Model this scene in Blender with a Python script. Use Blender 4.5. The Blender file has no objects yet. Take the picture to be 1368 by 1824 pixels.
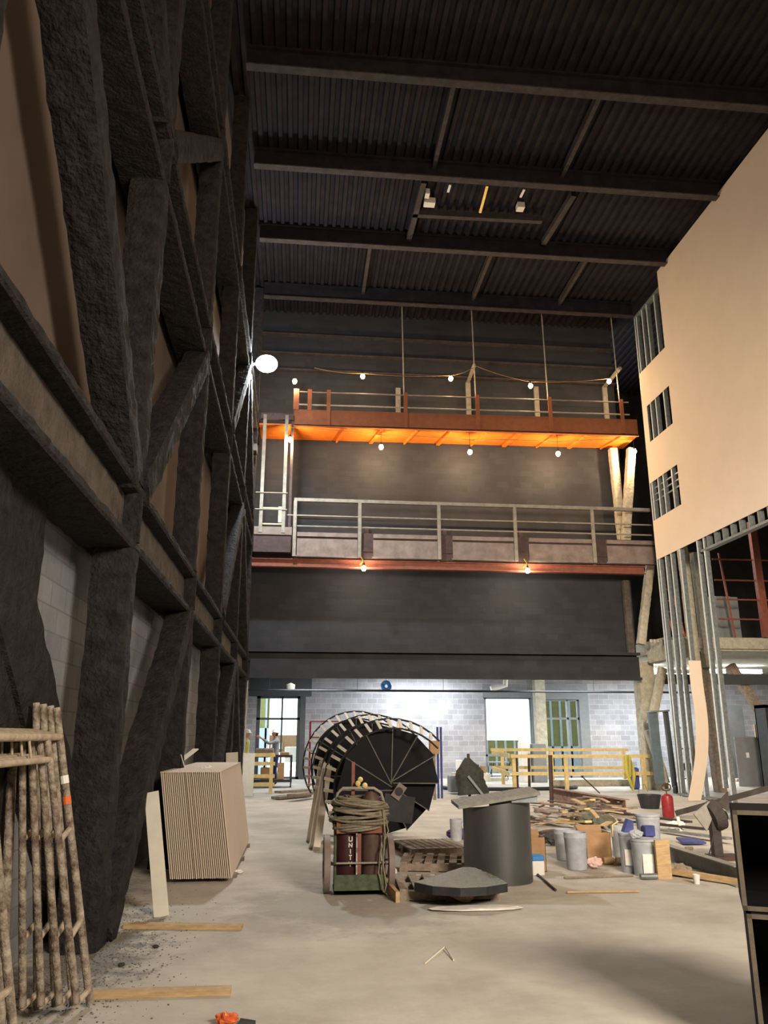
import bpy, bmesh, math, random
from mathutils import Vector, Matrix, noise
random.seed(7)
S = bpy.context.scene
COL = S.collection
# ------------------------------------------------------------------ camera, light, exposure
F, CX, CY, H = 1420.0, 684.0, 912.0, 1.6
PITCH = math.atan(398 / F); YAW = math.atan(154 / math.hypot(F, 398))
cam_d = bpy.data.cameras.new('camera'); cam = bpy.data.objects.new('camera', cam_d); COL.objects.link(cam)
cam_d.sensor_fit = 'VERTICAL'; cam_d.sensor_height = 36.0; cam_d.lens = F / 1824 * 36
cam.location = (0, 0, H); cam.rotation_euler = (math.pi / 2 + PITCH, 0, -YAW); S.camera = cam
cam_d.clip_end = 200
vs = S.view_settings
vs.view_transform = 'Standard'; vs.look = 'None'; vs.exposure = 1.1; vs.gamma = 1; vs.use_curve_mapping = False
w = bpy.data.worlds.new('daylight'); S.world = w; w.use_nodes = True
w.node_tree.nodes['Background'].inputs[0].default_value = (0.86, 0.94, 1.0, 1)
w.node_tree.nodes['Background'].inputs[1].default_value = 2.2

def light(name, kind, loc, energy, color, size=0.1, sizey=None, aim=None, parent=None, spread=None):
    l = bpy.data.lights.new(name, kind); l.energy = energy; l.color = color
    if kind == 'AREA':
        l.size = size
        if sizey: l.shape = 'RECTANGLE'; l.size_y = sizey
        if spread: l.spread = spread
    else: l.shadow_soft_size = size
    o = bpy.data.objects.new(name, l); COL.objects.link(o); o.location = loc
    if aim is not None: o.rotation_euler = (Vector(aim) - Vector(loc)).to_track_quat('-Z', 'Y').to_euler()
    if parent is not None:
        o.parent = parent; o.location = Vector(loc) - ORG[parent.name]
    return o
ORG = {}
WARM = (1.0, 0.70, 0.40); COOL = (0.90, 0.96, 1.0)
# temporary work lights behind and above the photographer, plus an added warm fill
light('work_light_behind', 'AREA', (5.0, -2.2, 5.2), 480, (1.0, 0.86, 0.70), 3.0, 1.5, aim=(4.5, 12.0, 1.0), spread=math.radians(130))
light('work_light_side', 'AREA', (0.6, 5.5, 13.5), 90, (1.0, 0.62, 0.36), 1.6, 1.6, aim=(10.4, 15, 8))
light('stud_wall_fill', 'AREA', (3.2, 3.0, 6.6), 300, (1.0, 0.82, 0.62), 1.2, 1.2, aim=(10.4, 20.0, 3.0), spread=math.radians(75))  # added fill to brighten studs and board wall, no such lamp known
# strip lights of the low room behind the black wall
light('rear_room_light', 'AREA', (4.6, 30.6, 3.75), 120, COOL, 3.4, 0.5, aim=(4.6, 30.9, 0))
light('rear_room_light', 'AREA', (0.5, 27.5, 3.75), 60, COOL, 2.0, 0.5, aim=(0.5, 27.5, 0))
light('rear_room_light', 'AREA', (9.5, 27.5, 3.75), 95, COOL, 3.0, 0.5, aim=(9.5, 27.5, 0))
light('rear_room_light', 'AREA', (14.0, 29.5, 3.75), 170, COOL, 4.0, 0.5, aim=(14, 29.6, 0))

# ------------------------------------------------------------------ helpers
def ray(px, py):
    a = (px - CX) / F; b = (CY - py) / F
    return cam.rotation_euler.to_matrix() @ Vector((a, b, -1))
def AY(px, py, Y): q = ray(px, py); t = Y / q.y; return Vector((q.x * t, Y, H + q.z * t))
def AZ(px, py, Z=0.0): q = ray(px, py); t = (Z - H) / q.z; return Vector((q.x * t, q.y * t, Z))

def mat(name, col, rough=0.7, metal=0.0, var=0.12, scale=6.0, bump=0.0, bscale=40.0, spec=0.3, col2=None, emit=None, estr=0, brick=None, stretch=None, coat=0):
    m = bpy.data.materials.new(name); m.use_nodes = True; nt = m.node_tree; N = nt.nodes; L = nt.links
    b = N['Principled BSDF']; b.inputs['Roughness'].default_value = rough; b.inputs['Metallic'].default_value = metal
    b.inputs['Specular IOR Level'].default_value = spec
    if emit:
        b.inputs['Base Color'].default_value = (*col, 1)
        b.inputs['Emission Color'].default_value = (*emit, 1); b.inputs['Emission Strength'].default_value = estr; return m
    tc = N.new('ShaderNodeTexCoord'); src = tc.outputs['Object']
    if stretch:
        mp = N.new('ShaderNodeMapping'); mp.inputs['Scale'].default_value = stretch; L.new(src, mp.inputs[0]); src = mp.outputs[0]
    n = N.new('ShaderNodeTexNoise'); n.inputs['Scale'].default_value = scale; n.inputs['Detail'].default_value = 6; n.inputs['Roughness'].default_value = 0.65
    L.new(src, n.inputs['Vector'])
    r = N.new('ShaderNodeValToRGB')
    r.color_ramp.elements[0].position = 0.35; r.color_ramp.elements[1].position = 0.68
    c2 = col2 or tuple(min(1, c * (1 + var)) for c in col)
    c1 = col if col2 else tuple(c * (1 - var) for c in col)
    r.color_ramp.elements[0].color = (*c1, 1); r.color_ramp.elements[1].color = (*c2, 1)
    L.new(n.outputs['Fac'], r.inputs[0]); out = r.outputs[0]
    if brick:
        axis, mort, bw, bh = brick
        sep = N.new('ShaderNodeSeparateXYZ'); L.new(tc.outputs['Object'], sep.inputs[0]); cmb = N.new('ShaderNodeCombineXYZ')
        L.new(sep.outputs[axis], cmb.inputs[0]); L.new(sep.outputs['Z'], cmb.inputs[1])
        bk = N.new('ShaderNodeTexBrick'); bk.inputs['Scale'].default_value = 1.0
        bk.inputs['Brick Width'].default_value = bw; bk.inputs['Row Height'].default_value = bh; bk.inputs['Mortar Size'].default_value = 0.008
        bk.inputs['Bias'].default_value = 0.0
        bk.inputs['Mortar'].default_value = (*mort, 1)
        bk.inputs['Color1'].default_value = (0.82, 0.82, 0.82, 1); bk.inputs['Color2'].default_value = (1.1, 1.1, 1.1, 1)
        L.new(cmb.outputs[0], bk.inputs['Vector'])
        mx = N.new('ShaderNodeMix'); mx.data_type = 'RGBA'; mx.blend_type = 'MULTIPLY'; mx.inputs[0].default_value = 1
        L.new(out, mx.inputs[6]); L.new(bk.outputs['Color'], mx.inputs[7]); out = mx.outputs[2]
    L.new(out, b.inputs['Base Color'])
    if bump:
        n2 = N.new('ShaderNodeTexNoise'); n2.inputs['Scale'].default_value = bscale; n2.inputs['Detail'].default_value = 5
        L.new(src, n2.inputs['Vector']); bp = N.new('ShaderNodeBump'); bp.inputs['Strength'].default_value = bump; bp.inputs['Distance'].default_value = 0.03
        L.new(n2.outputs['Fac'], bp.inputs['Height']); L.new(bp.outputs[0], b.inputs['Normal'])
    return m

def floor_mat():
    m = mat('dusty_concrete', (0.40, 0.37, 0.315), 0.85, var=0, scale=1.1, col2=(0.56, 0.525, 0.455), bump=0.3, bscale=9)
    nt = m.node_tree; N = nt.nodes; L = nt.links; b = N['Principled BSDF']; src = b.inputs['Base Color'].links[0].from_socket
    tc = N.new('ShaderNodeTexCoord')
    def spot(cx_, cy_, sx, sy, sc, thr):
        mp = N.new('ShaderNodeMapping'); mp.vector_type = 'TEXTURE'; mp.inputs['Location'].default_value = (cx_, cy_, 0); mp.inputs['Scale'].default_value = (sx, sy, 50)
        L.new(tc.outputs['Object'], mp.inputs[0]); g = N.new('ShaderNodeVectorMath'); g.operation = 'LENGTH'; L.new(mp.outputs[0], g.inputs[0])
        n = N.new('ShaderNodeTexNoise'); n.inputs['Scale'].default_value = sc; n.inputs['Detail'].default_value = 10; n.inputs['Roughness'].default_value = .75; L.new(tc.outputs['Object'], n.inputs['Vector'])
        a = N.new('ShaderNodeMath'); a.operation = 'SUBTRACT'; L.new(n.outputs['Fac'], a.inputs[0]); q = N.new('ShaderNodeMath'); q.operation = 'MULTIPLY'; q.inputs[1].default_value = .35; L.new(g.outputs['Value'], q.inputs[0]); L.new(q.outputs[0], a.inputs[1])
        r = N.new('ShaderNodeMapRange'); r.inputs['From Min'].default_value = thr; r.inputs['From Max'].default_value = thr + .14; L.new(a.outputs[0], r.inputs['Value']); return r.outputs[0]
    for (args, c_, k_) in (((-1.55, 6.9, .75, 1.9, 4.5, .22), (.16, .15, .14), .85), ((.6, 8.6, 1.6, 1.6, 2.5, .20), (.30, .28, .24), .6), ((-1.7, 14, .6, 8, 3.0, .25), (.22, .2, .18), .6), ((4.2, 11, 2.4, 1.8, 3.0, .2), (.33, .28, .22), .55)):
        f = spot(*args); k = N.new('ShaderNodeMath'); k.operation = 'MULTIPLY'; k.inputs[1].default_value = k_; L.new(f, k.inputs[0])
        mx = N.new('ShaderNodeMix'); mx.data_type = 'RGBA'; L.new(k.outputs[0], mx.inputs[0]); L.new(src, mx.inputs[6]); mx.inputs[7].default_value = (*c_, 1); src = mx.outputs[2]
    L.new(src, b.inputs['Base Color']); return m
M = dict(
 floor=floor_mat(),
 block=mat('grey_block', (0.24, 0.24, 0.255), 0.9, var=0.15, scale=2, bump=0.3, bscale=60, brick=('Y', (0.72, 0.72, 0.72), 0.4, 0.2)),
 farblock=mat('pale_block', (0.31, 0.305, 0.32), 0.9, var=0.12, scale=1.5, bump=0.3, bscale=60, brick=('X', (1.35, 1.35, 1.35), 0.4, 0.2)),
 black=mat('black_painted_block', (0.025, 0.0255, 0.030), 0.75, var=0.15, scale=1.2, bump=0.15, bscale=50, brick=('X', (0.85, 0.85, 0.85), 0.4, 0.2)),
 fire=mat('black_sprayed_fireproofing', (0.015, 0.014, 0.015), 0.95, var=0, scale=9, col2=(0.034, 0.031, 0.030), bump=1.0, spec=.15, bscale=28),
 plaster=mat('brown_plaster', (0.13, 0.095, 0.075), 0.9, var=0.12, scale=.7),
 fireweb=mat('brown_sprayed_web', (0.055, 0.045, 0.038), 0.95, var=0, scale=5, col2=(0.11, 0.09, 0.075), bump=.6, bscale=28),
 cream=mat('cream_sprayed_fireproofing', (0.40, 0.37, 0.29), 0.95, var=0.2, scale=7, bump=0.8, bscale=28),
 deck=mat('dark_steel_deck', (0.018, 0.0155, 0.019), 0.8, var=0.3, scale=3, spec=.1),
 roofbeam=mat('dark_roof_steel', (0.050, 0.042, 0.041), 0.8, var=0.3, scale=4, bump=0.4, spec=.15),
 gyp=mat('bare_gypsum_board', (0.60, 0.50, 0.40), 0.85, var=0.03, scale=1.3),
 gypedge=mat('gypsum_core', (0.70, 0.65, 0.55), 0.9, var=0.1, scale=30),
 galv=mat('galvanised_steel', (0.26, 0.29, 0.30), 0.35, 0.6, var=0.25, scale=12),
 primer=mat('red_oxide_primer', (0.20, 0.065, 0.04), 0.6, var=0.2, scale=6),
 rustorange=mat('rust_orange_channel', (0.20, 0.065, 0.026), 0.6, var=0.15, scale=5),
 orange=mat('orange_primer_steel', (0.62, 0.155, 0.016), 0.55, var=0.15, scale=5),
 pinkgrey=mat('dusty_primer_plate', (0.20, 0.155, 0.135), 0.6, var=0.25, scale=3),
 railcream=mat('dusty_rail_steel', (0.25, 0.225, 0.185), 0.5, var=0.2, scale=6),
 rustbeam=mat('dusty_rusty_beam', (0.16, 0.085, 0.06), 0.85, var=0, scale=7, col2=(0.30, 0.22, 0.17)),
 nosing=mat('worn_steel_edge', (0.10, 0.09, 0.08), 0.6, var=0.3, scale=9), galv_lit=mat('lit_galvanised_edge', (0.62, 0.68, 0.70), 0.3, 0.3, var=0.1, scale=12),  # second steel has the stud edge highlights put into its colour
 rustpost=mat('dark_rust_steel', (0.055, 0.032, 0.03), 0.6, var=0.3, scale=8),
 darksteel=mat('blackened_steel', (0.025, 0.025, 0.028), 0.5, var=0.3, scale=8),
 treadblack=mat('black_tread_plate', (0.0045, 0.0045, 0.007), 0.6, var=0.4, scale=5, spec=.15),
 treadgrey=mat('dusty_tread_plate', (0.24, 0.235, 0.21), 0.6, 0.2, var=0.15, scale=12),
 sheet=mat('rolled_grey_sheet_steel', (0.13, 0.13, 0.13), 0.38, 0.7, var=0.12, scale=4, stretch=(1, 1, .25)),
 wood=mat('raw_lumber', (0.46, 0.32, 0.17), 0.75, var=0.2, scale=8, stretch=(1, 1, 6)),
 woodyel=mat('yellow_lumber', (0.60, 0.46, 0.20), 0.75, var=0.15, scale=8),
 woodgrey=mat('weathered_lumber', (0.25, 0.20, 0.155), 0.85, var=0.3, scale=12),
 card=mat('brown_cardboard', (0.33, 0.20, 0.105), 0.85, var=0.12, scale=8),
 bucket=mat('grey_plastic', (0.36, 0.38, 0.42), 0.5, var=0.15, scale=8),
 white=mat('white_plastic', (0.70, 0.68, 0.64), 0.5, var=0.06),
 offwhite=mat('off_white_board', (0.66, 0.62, 0.52), 0.75, var=0.06),
 blue=mat('blue_plastic', (0.05, 0.06, 0.20), 0.45, var=0.3, scale=6),
 ltblue=mat('light_blue_lid', (0.05, 0.22, 0.50), 0.45, var=0.1),
 red=mat('red_enamel', (0.22, 0.02, 0.024), 0.4, var=0.2, scale=10),
 darkred=mat('maroon_cylinder', (0.045, 0.012, 0.013), 0.45, var=0.3, scale=6),
 browncyl=mat('brown_cylinder', (0.085, 0.05, 0.04), 0.5, var=0.3, scale=6),
 green=mat('faded_green_steel', (0.065, 0.085, 0.045), 0.7, var=0.35, scale=14),
 hose=mat('dusty_green_hose', (0.19, 0.165, 0.115), 0.7, var=0.3, scale=14),
 greenrag=mat('grey_green_tarp', (0.10, 0.105, 0.075), 0.85, var=0.25, scale=8),
 brass=mat('brass_gauge', (0.55, 0.42, 0.16), 0.35, 0.7, var=0.1),
 blackbox=mat('black_plywood', (0.005, 0.005, 0.006), 0.8, var=0.3, scale=6, spec=.1),
 plyedge=mat('plywood_edge', (0.11, 0.09, 0.065), 0.8, var=0.2, scale=20),
 scaf=mat('rusty_spattered_pipe', (0.11, 0.072, 0.05), 0.7, var=0, scale=16, col2=(0.44, 0.385, 0.30), bump=0.5, bscale=60),
 scafc=mat('cream_spattered_pipe', (0.44, 0.36, 0.26), 0.7, var=0.25, scale=16),
 purple=mat('purple_plastic', (0.10, 0.05, 0.18), 0.6), pink=mat('pink_rag', (0.6, 0.42, 0.38), 0.9),
 doorframe=mat('dark_bronze_frame', (0.06, 0.065, 0.07), 0.5, var=0.1),
 greydoor=mat('grey_painted_door', (0.19, 0.20, 0.21), 0.45, var=0.08),
 teal=mat('blue_grey_frame', (0.10, 0.13, 0.15), 0.45, var=0.15),
 sheath=mat('yellow_sheathing', (0.26, 0.25, 0.09), 0.8, var=0.1), whitestud=mat('white_stud', (0.42, 0.50, 0.54), 0.6, var=0.03),
 skin=mat('skin', (0.42, 0.22, 0.15), 0.6, var=0.06), shirt=mat('grey_shirt', (0.22, 0.23, 0.24), 0.9, var=0.1),
 jeans=mat('blue_jeans', (0.04, 0.06, 0.14), 0.9, var=0.2), vest=mat('yellow_vest', (0.40, 0.38, 0.10), 0.8), tan=mat('tan_shirt', (0.38, 0.27, 0.15), 0.9),
 hat=mat('white_hard_hat', (0.62, 0.60, 0.50), 0.4, var=0.03), boot=mat('dark_boot', (0.05, 0.035, 0.03), 0.8), hair=mat('dark_hair', (0.02, 0.015, 0.01), 0.9),
 coat=mat('dark_cloth', (0.045, 0.045, 0.04), 0.95, var=0.3, scale=10),
 yellow=mat('yellow_hose', (0.42, 0.37, 0.06), 0.6), cable=mat('black_cable', (0.02, 0.02, 0.02), 0.6), wcable=mat('orange_cable', (0.22, 0.13, 0.05), 0.6),
 paper=mat('crumpled_paper', (0.72, 0.70, 0.66), 0.9), copper=mat('crinkled_orange_foil', (0.85, 0.18, 0.06), 0.35, 0.3, var=0.3, scale=20),
 crumb=mat('grey_crumbs', (0.16, 0.15, 0.14), 0.95, var=0.5, scale=10),
 bulb=mat('glowing_bulb', (1, 0.8, 0.5), emit=(1.0, 0.62, 0.25), estr=60),
 ledglobe=mat('glowing_white_globe', (1, 1, 1), emit=(0.90, 0.97, 1.0), estr=90),
 tube=mat('glowing_tube', (1, 1, 1), emit=(0.92, 0.96, 1.0), estr=12),
 letter=mat('white_letters', (0.7, 0.66, 0.62), 0.6), tape=mat('orange_tape', (0.7, 0.16, 0.05), 0.6), tapew=mat('white_tape', (0.8, 0.8, 0.76), 0.6),
 reflect=mat('pale_yellow_tape', (0.85, 0.85, 0.45), 0.5),
)

class MB:
    def __init__(s): s.bm = bmesh.new()
    def box(s, c, size, R=None, bev=0):
        R = R or Matrix.Identity(3); c = Vector(c); hs = [v / 2 for v in size]
        vs = [s.bm.verts.new(c + R @ Vector((sx * hs[0], sy * hs[1], sz * hs[2]))) for sx in (-1, 1) for sy in (-1, 1) for sz in (-1, 1)]
        fs = []
        for f in ((0, 1, 3, 2), (4, 6, 7, 5), (0, 4, 5, 1), (2, 3, 7, 6), (0, 2, 6, 4), (1, 5, 7, 3)): fs.append(s.bm.faces.new([vs[i] for i in f]))
        if bev:
            es = list({e for f in fs for e in f.edges}); bmesh.ops.bevel(s.bm, geom=es, offset=bev, segments=1, affect='EDGES')
        return s
    def bb(s, x0, x1, y0, y1, z0, z1, bev=0): return s.box(((x0 + x1) / 2, (y0 + y1) / 2, (z0 + z1) / 2), (abs(x1 - x0), abs(y1 - y0), abs(z1 - z0)), None, bev)
    def bar(s, a, b, w, h, up=(0, 0, 1), bev=0):
        a, b = Vector(a), Vector(b); d = (b - a); L = d.length; d.normalize(); up = Vector(up)
        if abs(d.dot(up)) > 0.99: up = Vector((0, 1, 0))
        x = d.cross(up).normalized(); z = x.cross(d)
        R = Matrix((x, d, z)).transposed(); return s.box((a + b) / 2, (w, L, h), R, bev)
    def tube(s, pts, r, n=8, closed=False, caps=True):
        pts = [Vector(p) for p in pts]; k = len(pts); rings = []; rs = r if isinstance(r, (list, tuple)) else [r] * k
        ref = None
        for i, p in enumerate(pts):
            if closed: d = pts[(i + 1) % k] - pts[i - 1]
            else: d = pts[min(i + 1, k - 1)] - pts[max(i - 1, 0)]
            if d.length < 1e-9: d = Vector((0, 0, 1))
            d.normalize()
            if ref is None: ref = Vector((0, 0, 1)) if abs(d.z) < 0.9 else Vector((1, 0, 0))
            x = d.cross(ref)
            if x.length < 1e-4: ref = Vector((1, 0.3, 0)); x = d.cross(ref)
            x.normalize(); y = x.cross(d).normalized(); ref = y
            rings.append([s.bm.verts.new(p + (x * math.cos(t) + y * math.sin(t)) * rs[i]) for t in (2 * math.pi * j / n for j in range(n))])
        for i in range(k if closed else k - 1):
            A, B = rings[i], rings[(i + 1) % k]
            for j in range(n): s.bm.faces.new((A[j], A[(j + 1) % n], B[(j + 1) % n], B[j]))
        if not closed and caps: s.bm.faces.new(rings[0][::-1]); s.bm.faces.new(rings[-1])
        return s
    def lathe(s, c, prof, n=20, R=None):
        c = Vector(c); R = R or Matrix.Identity(3); rings = []
        for (r, z) in prof:
            if r < 1e-5: rings.append([s.bm.verts.new(c + R @ Vector((0, 0, z)))])
            else: rings.append([s.bm.verts.new(c + R @ Vector((r * math.cos(t), r * math.sin(t), z))) for t in (2 * math.pi * j / n for j in range(n))])
        for A, B in zip(rings, rings[1:]):
            for j in range(n):
                a = [A[j % len(A)], A[(j + 1) % len(A)], B[(j + 1) % len(B)], B[j % len(B)]]
                u = []
                for v in a:
                    if v not in u: u.append(v)
                if len(u) > 2: s.bm.faces.new(u)
        return s
    def prism(s, poly, ext):
        ext = Vector(ext); A = [s.bm.verts.new(Vector(p)) for p in poly]; B = [s.bm.verts.new(Vector(p) + ext) for p in poly]; n = len(A)
        s.bm.faces.new(A[::-1]); s.bm.faces.new(B)
        for j in range(n): s.bm.faces.new((A[j], A[(j + 1) % n], B[(j + 1) % n], B[j]))
        return s
    def ball(s, c, r, sx=1, sy=1, sz=1, n=10):
        g = bmesh.ops.create_uvsphere(s.bm, u_segments=n * 2, v_segments=n, radius=1)
        for v in g['verts']: v.co = Vector(c) + Vector((v.co.x * r * sx, v.co.y * r * sy, v.co.z * r * sz))
        return s
    def rough(s, a, b, w, h, amp=0.02, seg=0.09, up=(0, 0, 1), k=4):
        """a bar with a lumpy sprayed coat"""
        a, b = Vector(a), Vector(b); d = b - a; L = d.length; d.normalize(); up = Vector(up)
        if abs(d.dot(up)) > 0.99: up = Vector((0, 1, 0))
        x = d.cross(up).normalized(); z = x.cross(d); n = max(2, int(L / seg)); prof = []
        for i in range(k): prof.append((-1 + 2 * i / k, -1))
        for i in range(k): prof.append((1, -1 + 2 * i / k))
        for i in range(k): prof.append((1 - 2 * i / k, 1))
        for i in range(k): prof.append((-1, 1 - 2 * i / k))
        rings = []
        for i in range(n + 1):
            ring = []
            for (pu, pv) in prof:
                q = a + d * (L * i / n) + x * (pu * w / 2) + z * (pv * h / 2)
                c = 0.93 if abs(pu) == 1 and abs(pv) == 1 else 1
                o = x * pu * c + z * pv * c
                nz = (noise.fractal(q * 7.0, 0.9, 2, 3) * .55 + noise.noise(q * 2.2) * .35) * amp
                ring.append(s.bm.verts.new(a + d * (L * i / n) + x * (pu * c * w / 2) + z * (pv * c * h / 2) + o.normalized() * nz))
            rings.append(ring)
        m = len(prof)
        for A, B in zip(rings, rings[1:]):
            for j in range(m): s.bm.faces.new((A[j], A[(j + 1) % m], B[(j + 1) % m], B[j]))
        s.bm.faces.new(rings[0][::-1]); s.bm.faces.new(rings[-1]); return s
    def build(s, name, m, parent=None, smooth=False, origin=None):
        bmesh.ops.recalc_face_normals(s.bm, faces=s.bm.faces[:])
        if parent is None:
            if origin is None:
                xs = [v.co for v in s.bm.verts]
                origin = Vector(((min(v.x for v in xs) + max(v.x for v in xs)) / 2, (min(v.y for v in xs) + max(v.y for v in xs)) / 2, min(v.z for v in xs)))
            origin = Vector(origin)
        else: origin = ORG[parent.name]
        bmesh.ops.translate(s.bm, verts=s.bm.verts[:], vec=-origin)
        me = bpy.data.meshes.new(name); s.bm.to_mesh(me); s.bm.free()
        me.materials.append(M[m] if isinstance(m, str) else m)
        if smooth:
            for p in me.polygons: p.use_smooth = True
            if smooth != 'all':
                try: me.set_sharp_from_angle(angle=math.radians(40))
                except Exception: pass
        o = bpy.data.objects.new(name, me); COL.objects.link(o)
        if parent is None: o.location = origin
        else: o.parent = parent
        ORG[o.name] = origin
        return o
def tag(o, label, cat, group=None, kind=None):
    o['label'] = label; o['category'] = cat
    if group: o['group'] = group
    if kind: o['kind'] = kind
    return o
def thing(name, label, cat, loc=(0, 0, 0), group=None):
    o = bpy.data.objects.new(name, None); COL.objects.link(o); o.location = loc; ORG[o.name] = Vector(loc)
    o.empty_display_size = 0.1
    return tag(o, label, cat, group)
def struct(mb, name, m, label=None, smooth=False, origin=None):
    o = mb.build(name, m, None, smooth, origin); o['kind'] = 'structure'; o['label'] = label or name; o['category'] = name.split('_')[0]; return o
def dup(root, loc=None, rot=None, label=None):
    r = root.copy(); COL.objects.link(r)
    if loc is not None: r.location = loc
    if rot is not None: r.rotation_euler = rot
    if label: r['label'] = label
    for ch in list(root.children):
        c = ch.copy(); COL.objects.link(c); c.parent = r
        for g in list(ch.children):
            d = g.copy(); COL.objects.link(d); d.parent = c
    return r
def one(mb, name, m, label, cat, group=None, smooth=False): return tag(mb.build(name, m, None, smooth), label, cat, group)
def hang(o, pts, m='cable'):
    for p, z in pts: MB().tube([p, (p[0], p[1], z)], .008, 5).build('hanger', m, o)

# ------------------------------------------------------------------ the setting
XL, XR, YB, YF, ZR = -2.0, 10.45, 24.6, 32.0, 15.5
struct(MB().bb(-4, 24, -6, 40, -0.3, 0), 'floor', 'floor', 'dusty pale concrete floor slab', origin=(0, 0, 0))
struct(MB().bb(XL - 0.25, XL, -6, YF, 0, 3.75), 'wall_left', 'block', 'grey block wall behind the black steel truss')
struct(MB().bb(XL - 0.25, XL - 0.01, -6, YF, 3.75, 16.3), 'wall_left_upper', 'plaster', 'brown plastered wall above the lowest truss chord')
struct(MB().bb(XL, 10.62, YB, YB + 0.3, 3.3, 16.3), 'wall_back', 'black', 'black painted block wall across the hall')
t = MB(); t.bb(XL, 10.62, YB - 0.16, YB, 3.32, 3.98); t.bb(XL, 10.62, YB - 0.3, YB, 3.26, 3.34); t.bb(XL, 10.62, YB - 0.3, YB, 4.02, 4.1)
struct(t, 'trim_1', 'black', 'dark lintel beam along the foot of the black wall')
t = MB()
for z_ in (13.3, 13.9, 14.6): t.bb(XL, 10.62, YB - 0.18, YB, z_, z_ + .06)
struct(t, 'trim_4', 'roofbeam', 'narrow dark ledges high on the black wall')
struct(MB().bb(-4, 24, -6.3, -6, 0, 16.3), 'wall_front', 'block', 'wall behind the photographer')
struct(MB().bb(24, 24.3, -6, 40, 0, 16.3), 'wall_outer', 'black', 'dark outer wall beyond the mezzanine')
struct(MB().bb(10.62, 24, 30, 30.3, 4.45, 16.3), 'wall_mezzanine', 'black', 'dark wall behind the mezzanine')
# corrugated roof deck
dk = MB(); prof = []; x = -2.3
while x < 24:
    for dx, dz in ((0, 0), (0.09, 0), (0.12, 0.075), (0.21, 0.075)): prof.append((x + dx, ZR + dz))
    x += 0.24
for (xa, za), (xb, zb) in zip(prof, prof[1:]):
    dk.bm.faces.new([dk.bm.verts.new(v) for v in ((xa, -6.3, za), (xb, -6.3, zb), (xb, YB + 6, zb), (xa, YB + 6, za))])
dk.bb(-2.3, 24, -6.3, YB + 6, ZR + 0.1, ZR + 0.4)
struct(dk, 'ceiling', 'deck', 'dark corrugated steel roof deck')
# low room ceiling
lc = MB(); lc.bb(XL, 10.62, YB + 0.3, YF, 3.95, 4.3)
struct(lc, 'ceiling_rear', 'block', 'concrete ceiling of the low rear room')
# far wall with openings
fw = MB(); ops = [(-1.6, 0.07, 0, 3.07), (7.35, 9.25, 0.0, 3.05), (9.66, 11.22, 0.0, 2.99)]
xs = [XL - 0.25, -1.6, 0.07, 7.35, 9.25, 9.66, 11.22, 24]
for i in range(0, 8, 2): fw.bb(xs[i], xs[i + 1], YF, YF + 0.25, 0, 4.3)
for a, b, z0, z1 in ops: fw.bb(a, b, YF, YF + 0.25, z1, 4.3)
struct(fw, 'wall_far', 'farblock', 'pale block wall at the back of the low room')
# dark lintels and jamb trims at the far wall
t = MB(); t.bb(-1.9, 0.5, YF - 0.06, YF, 3.07, 3.8); t.bb(0.07, 0.28, YF - 0.06, YF, 0, 3.07)
struct(t, 'trim_2', 'doorframe', 'dark steel lintel over the left opening')
t = MB(); t.bb(7.3, 9.66, YF - 0.06, YF, 3.05, 3.45); t.bb(9.25, 9.66, YF - 0.06, YF, 0, 3.05); t.bb(11.22, 11.6, YF - 0.06, YF, 0, 2.99); t.bb(9.661, 11.6, YF - .06, YF, 2.99, 3.6)
struct(t, 'trim_3', 'greydoor', 'grey steel surrounds of the right openings')

def glass_mat():
    m = bpy.data.materials.new('clear_glass'); m.use_nodes = True; b = m.node_tree.nodes['Principled BSDF']
    b.inputs['Base Color'].default_value = (0.9, 0.97, 1, 1); b.inputs['Transmission Weight'].default_value = 1; b.inputs['Roughness'].default_value = 0; b.inputs['IOR'].default_value = 1.0
    return m
GL = glass_mat()
def opening(name, x0, x1, z0, z1, mull, transom, m, fw_=0.09):
    f = MB(); y0, y1 = YF + 0.02, YF + 0.14
    f.bb(x0, x0 + fw_ * 1.6, y0, y1, z0, z1); f.bb(x1 - fw_ * 1.2, x1, y0, y1, z0, z1); f.bb(x0, x1, y0, y1, z1 - fw_, z1); f.bb(x0, x1, y0, y1, z0, z0 + fw_)
    for mx in mull: f.bb(mx - 0.035, mx + 0.035, y0, y1, z0, z1)
    for tz in transom: f.bb(x0, x1, y0, y1, tz - 0.04, tz + 0.04)
    o = struct(f, name, m, 'framed glazed opening in the far wall')
    g = MB().bb(x0, x1, YF + .07, YF + .08, z0, z1).build('pane', GL, o); g['kind'] = 'structure'
    return o
opening('door_1', -1.6, 0.07, 0, 3.07, (-0.62,), (2.22,), 'doorframe')
opening('window_1', 7.35, 9.25, 0.05, 3.05, (), (0.85,), 'greydoor', 0.05)
opening('door_2', 9.66, 11.22, 0, 2.99, (10.75,), (2.25,), 'greydoor', 0.06)
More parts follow.
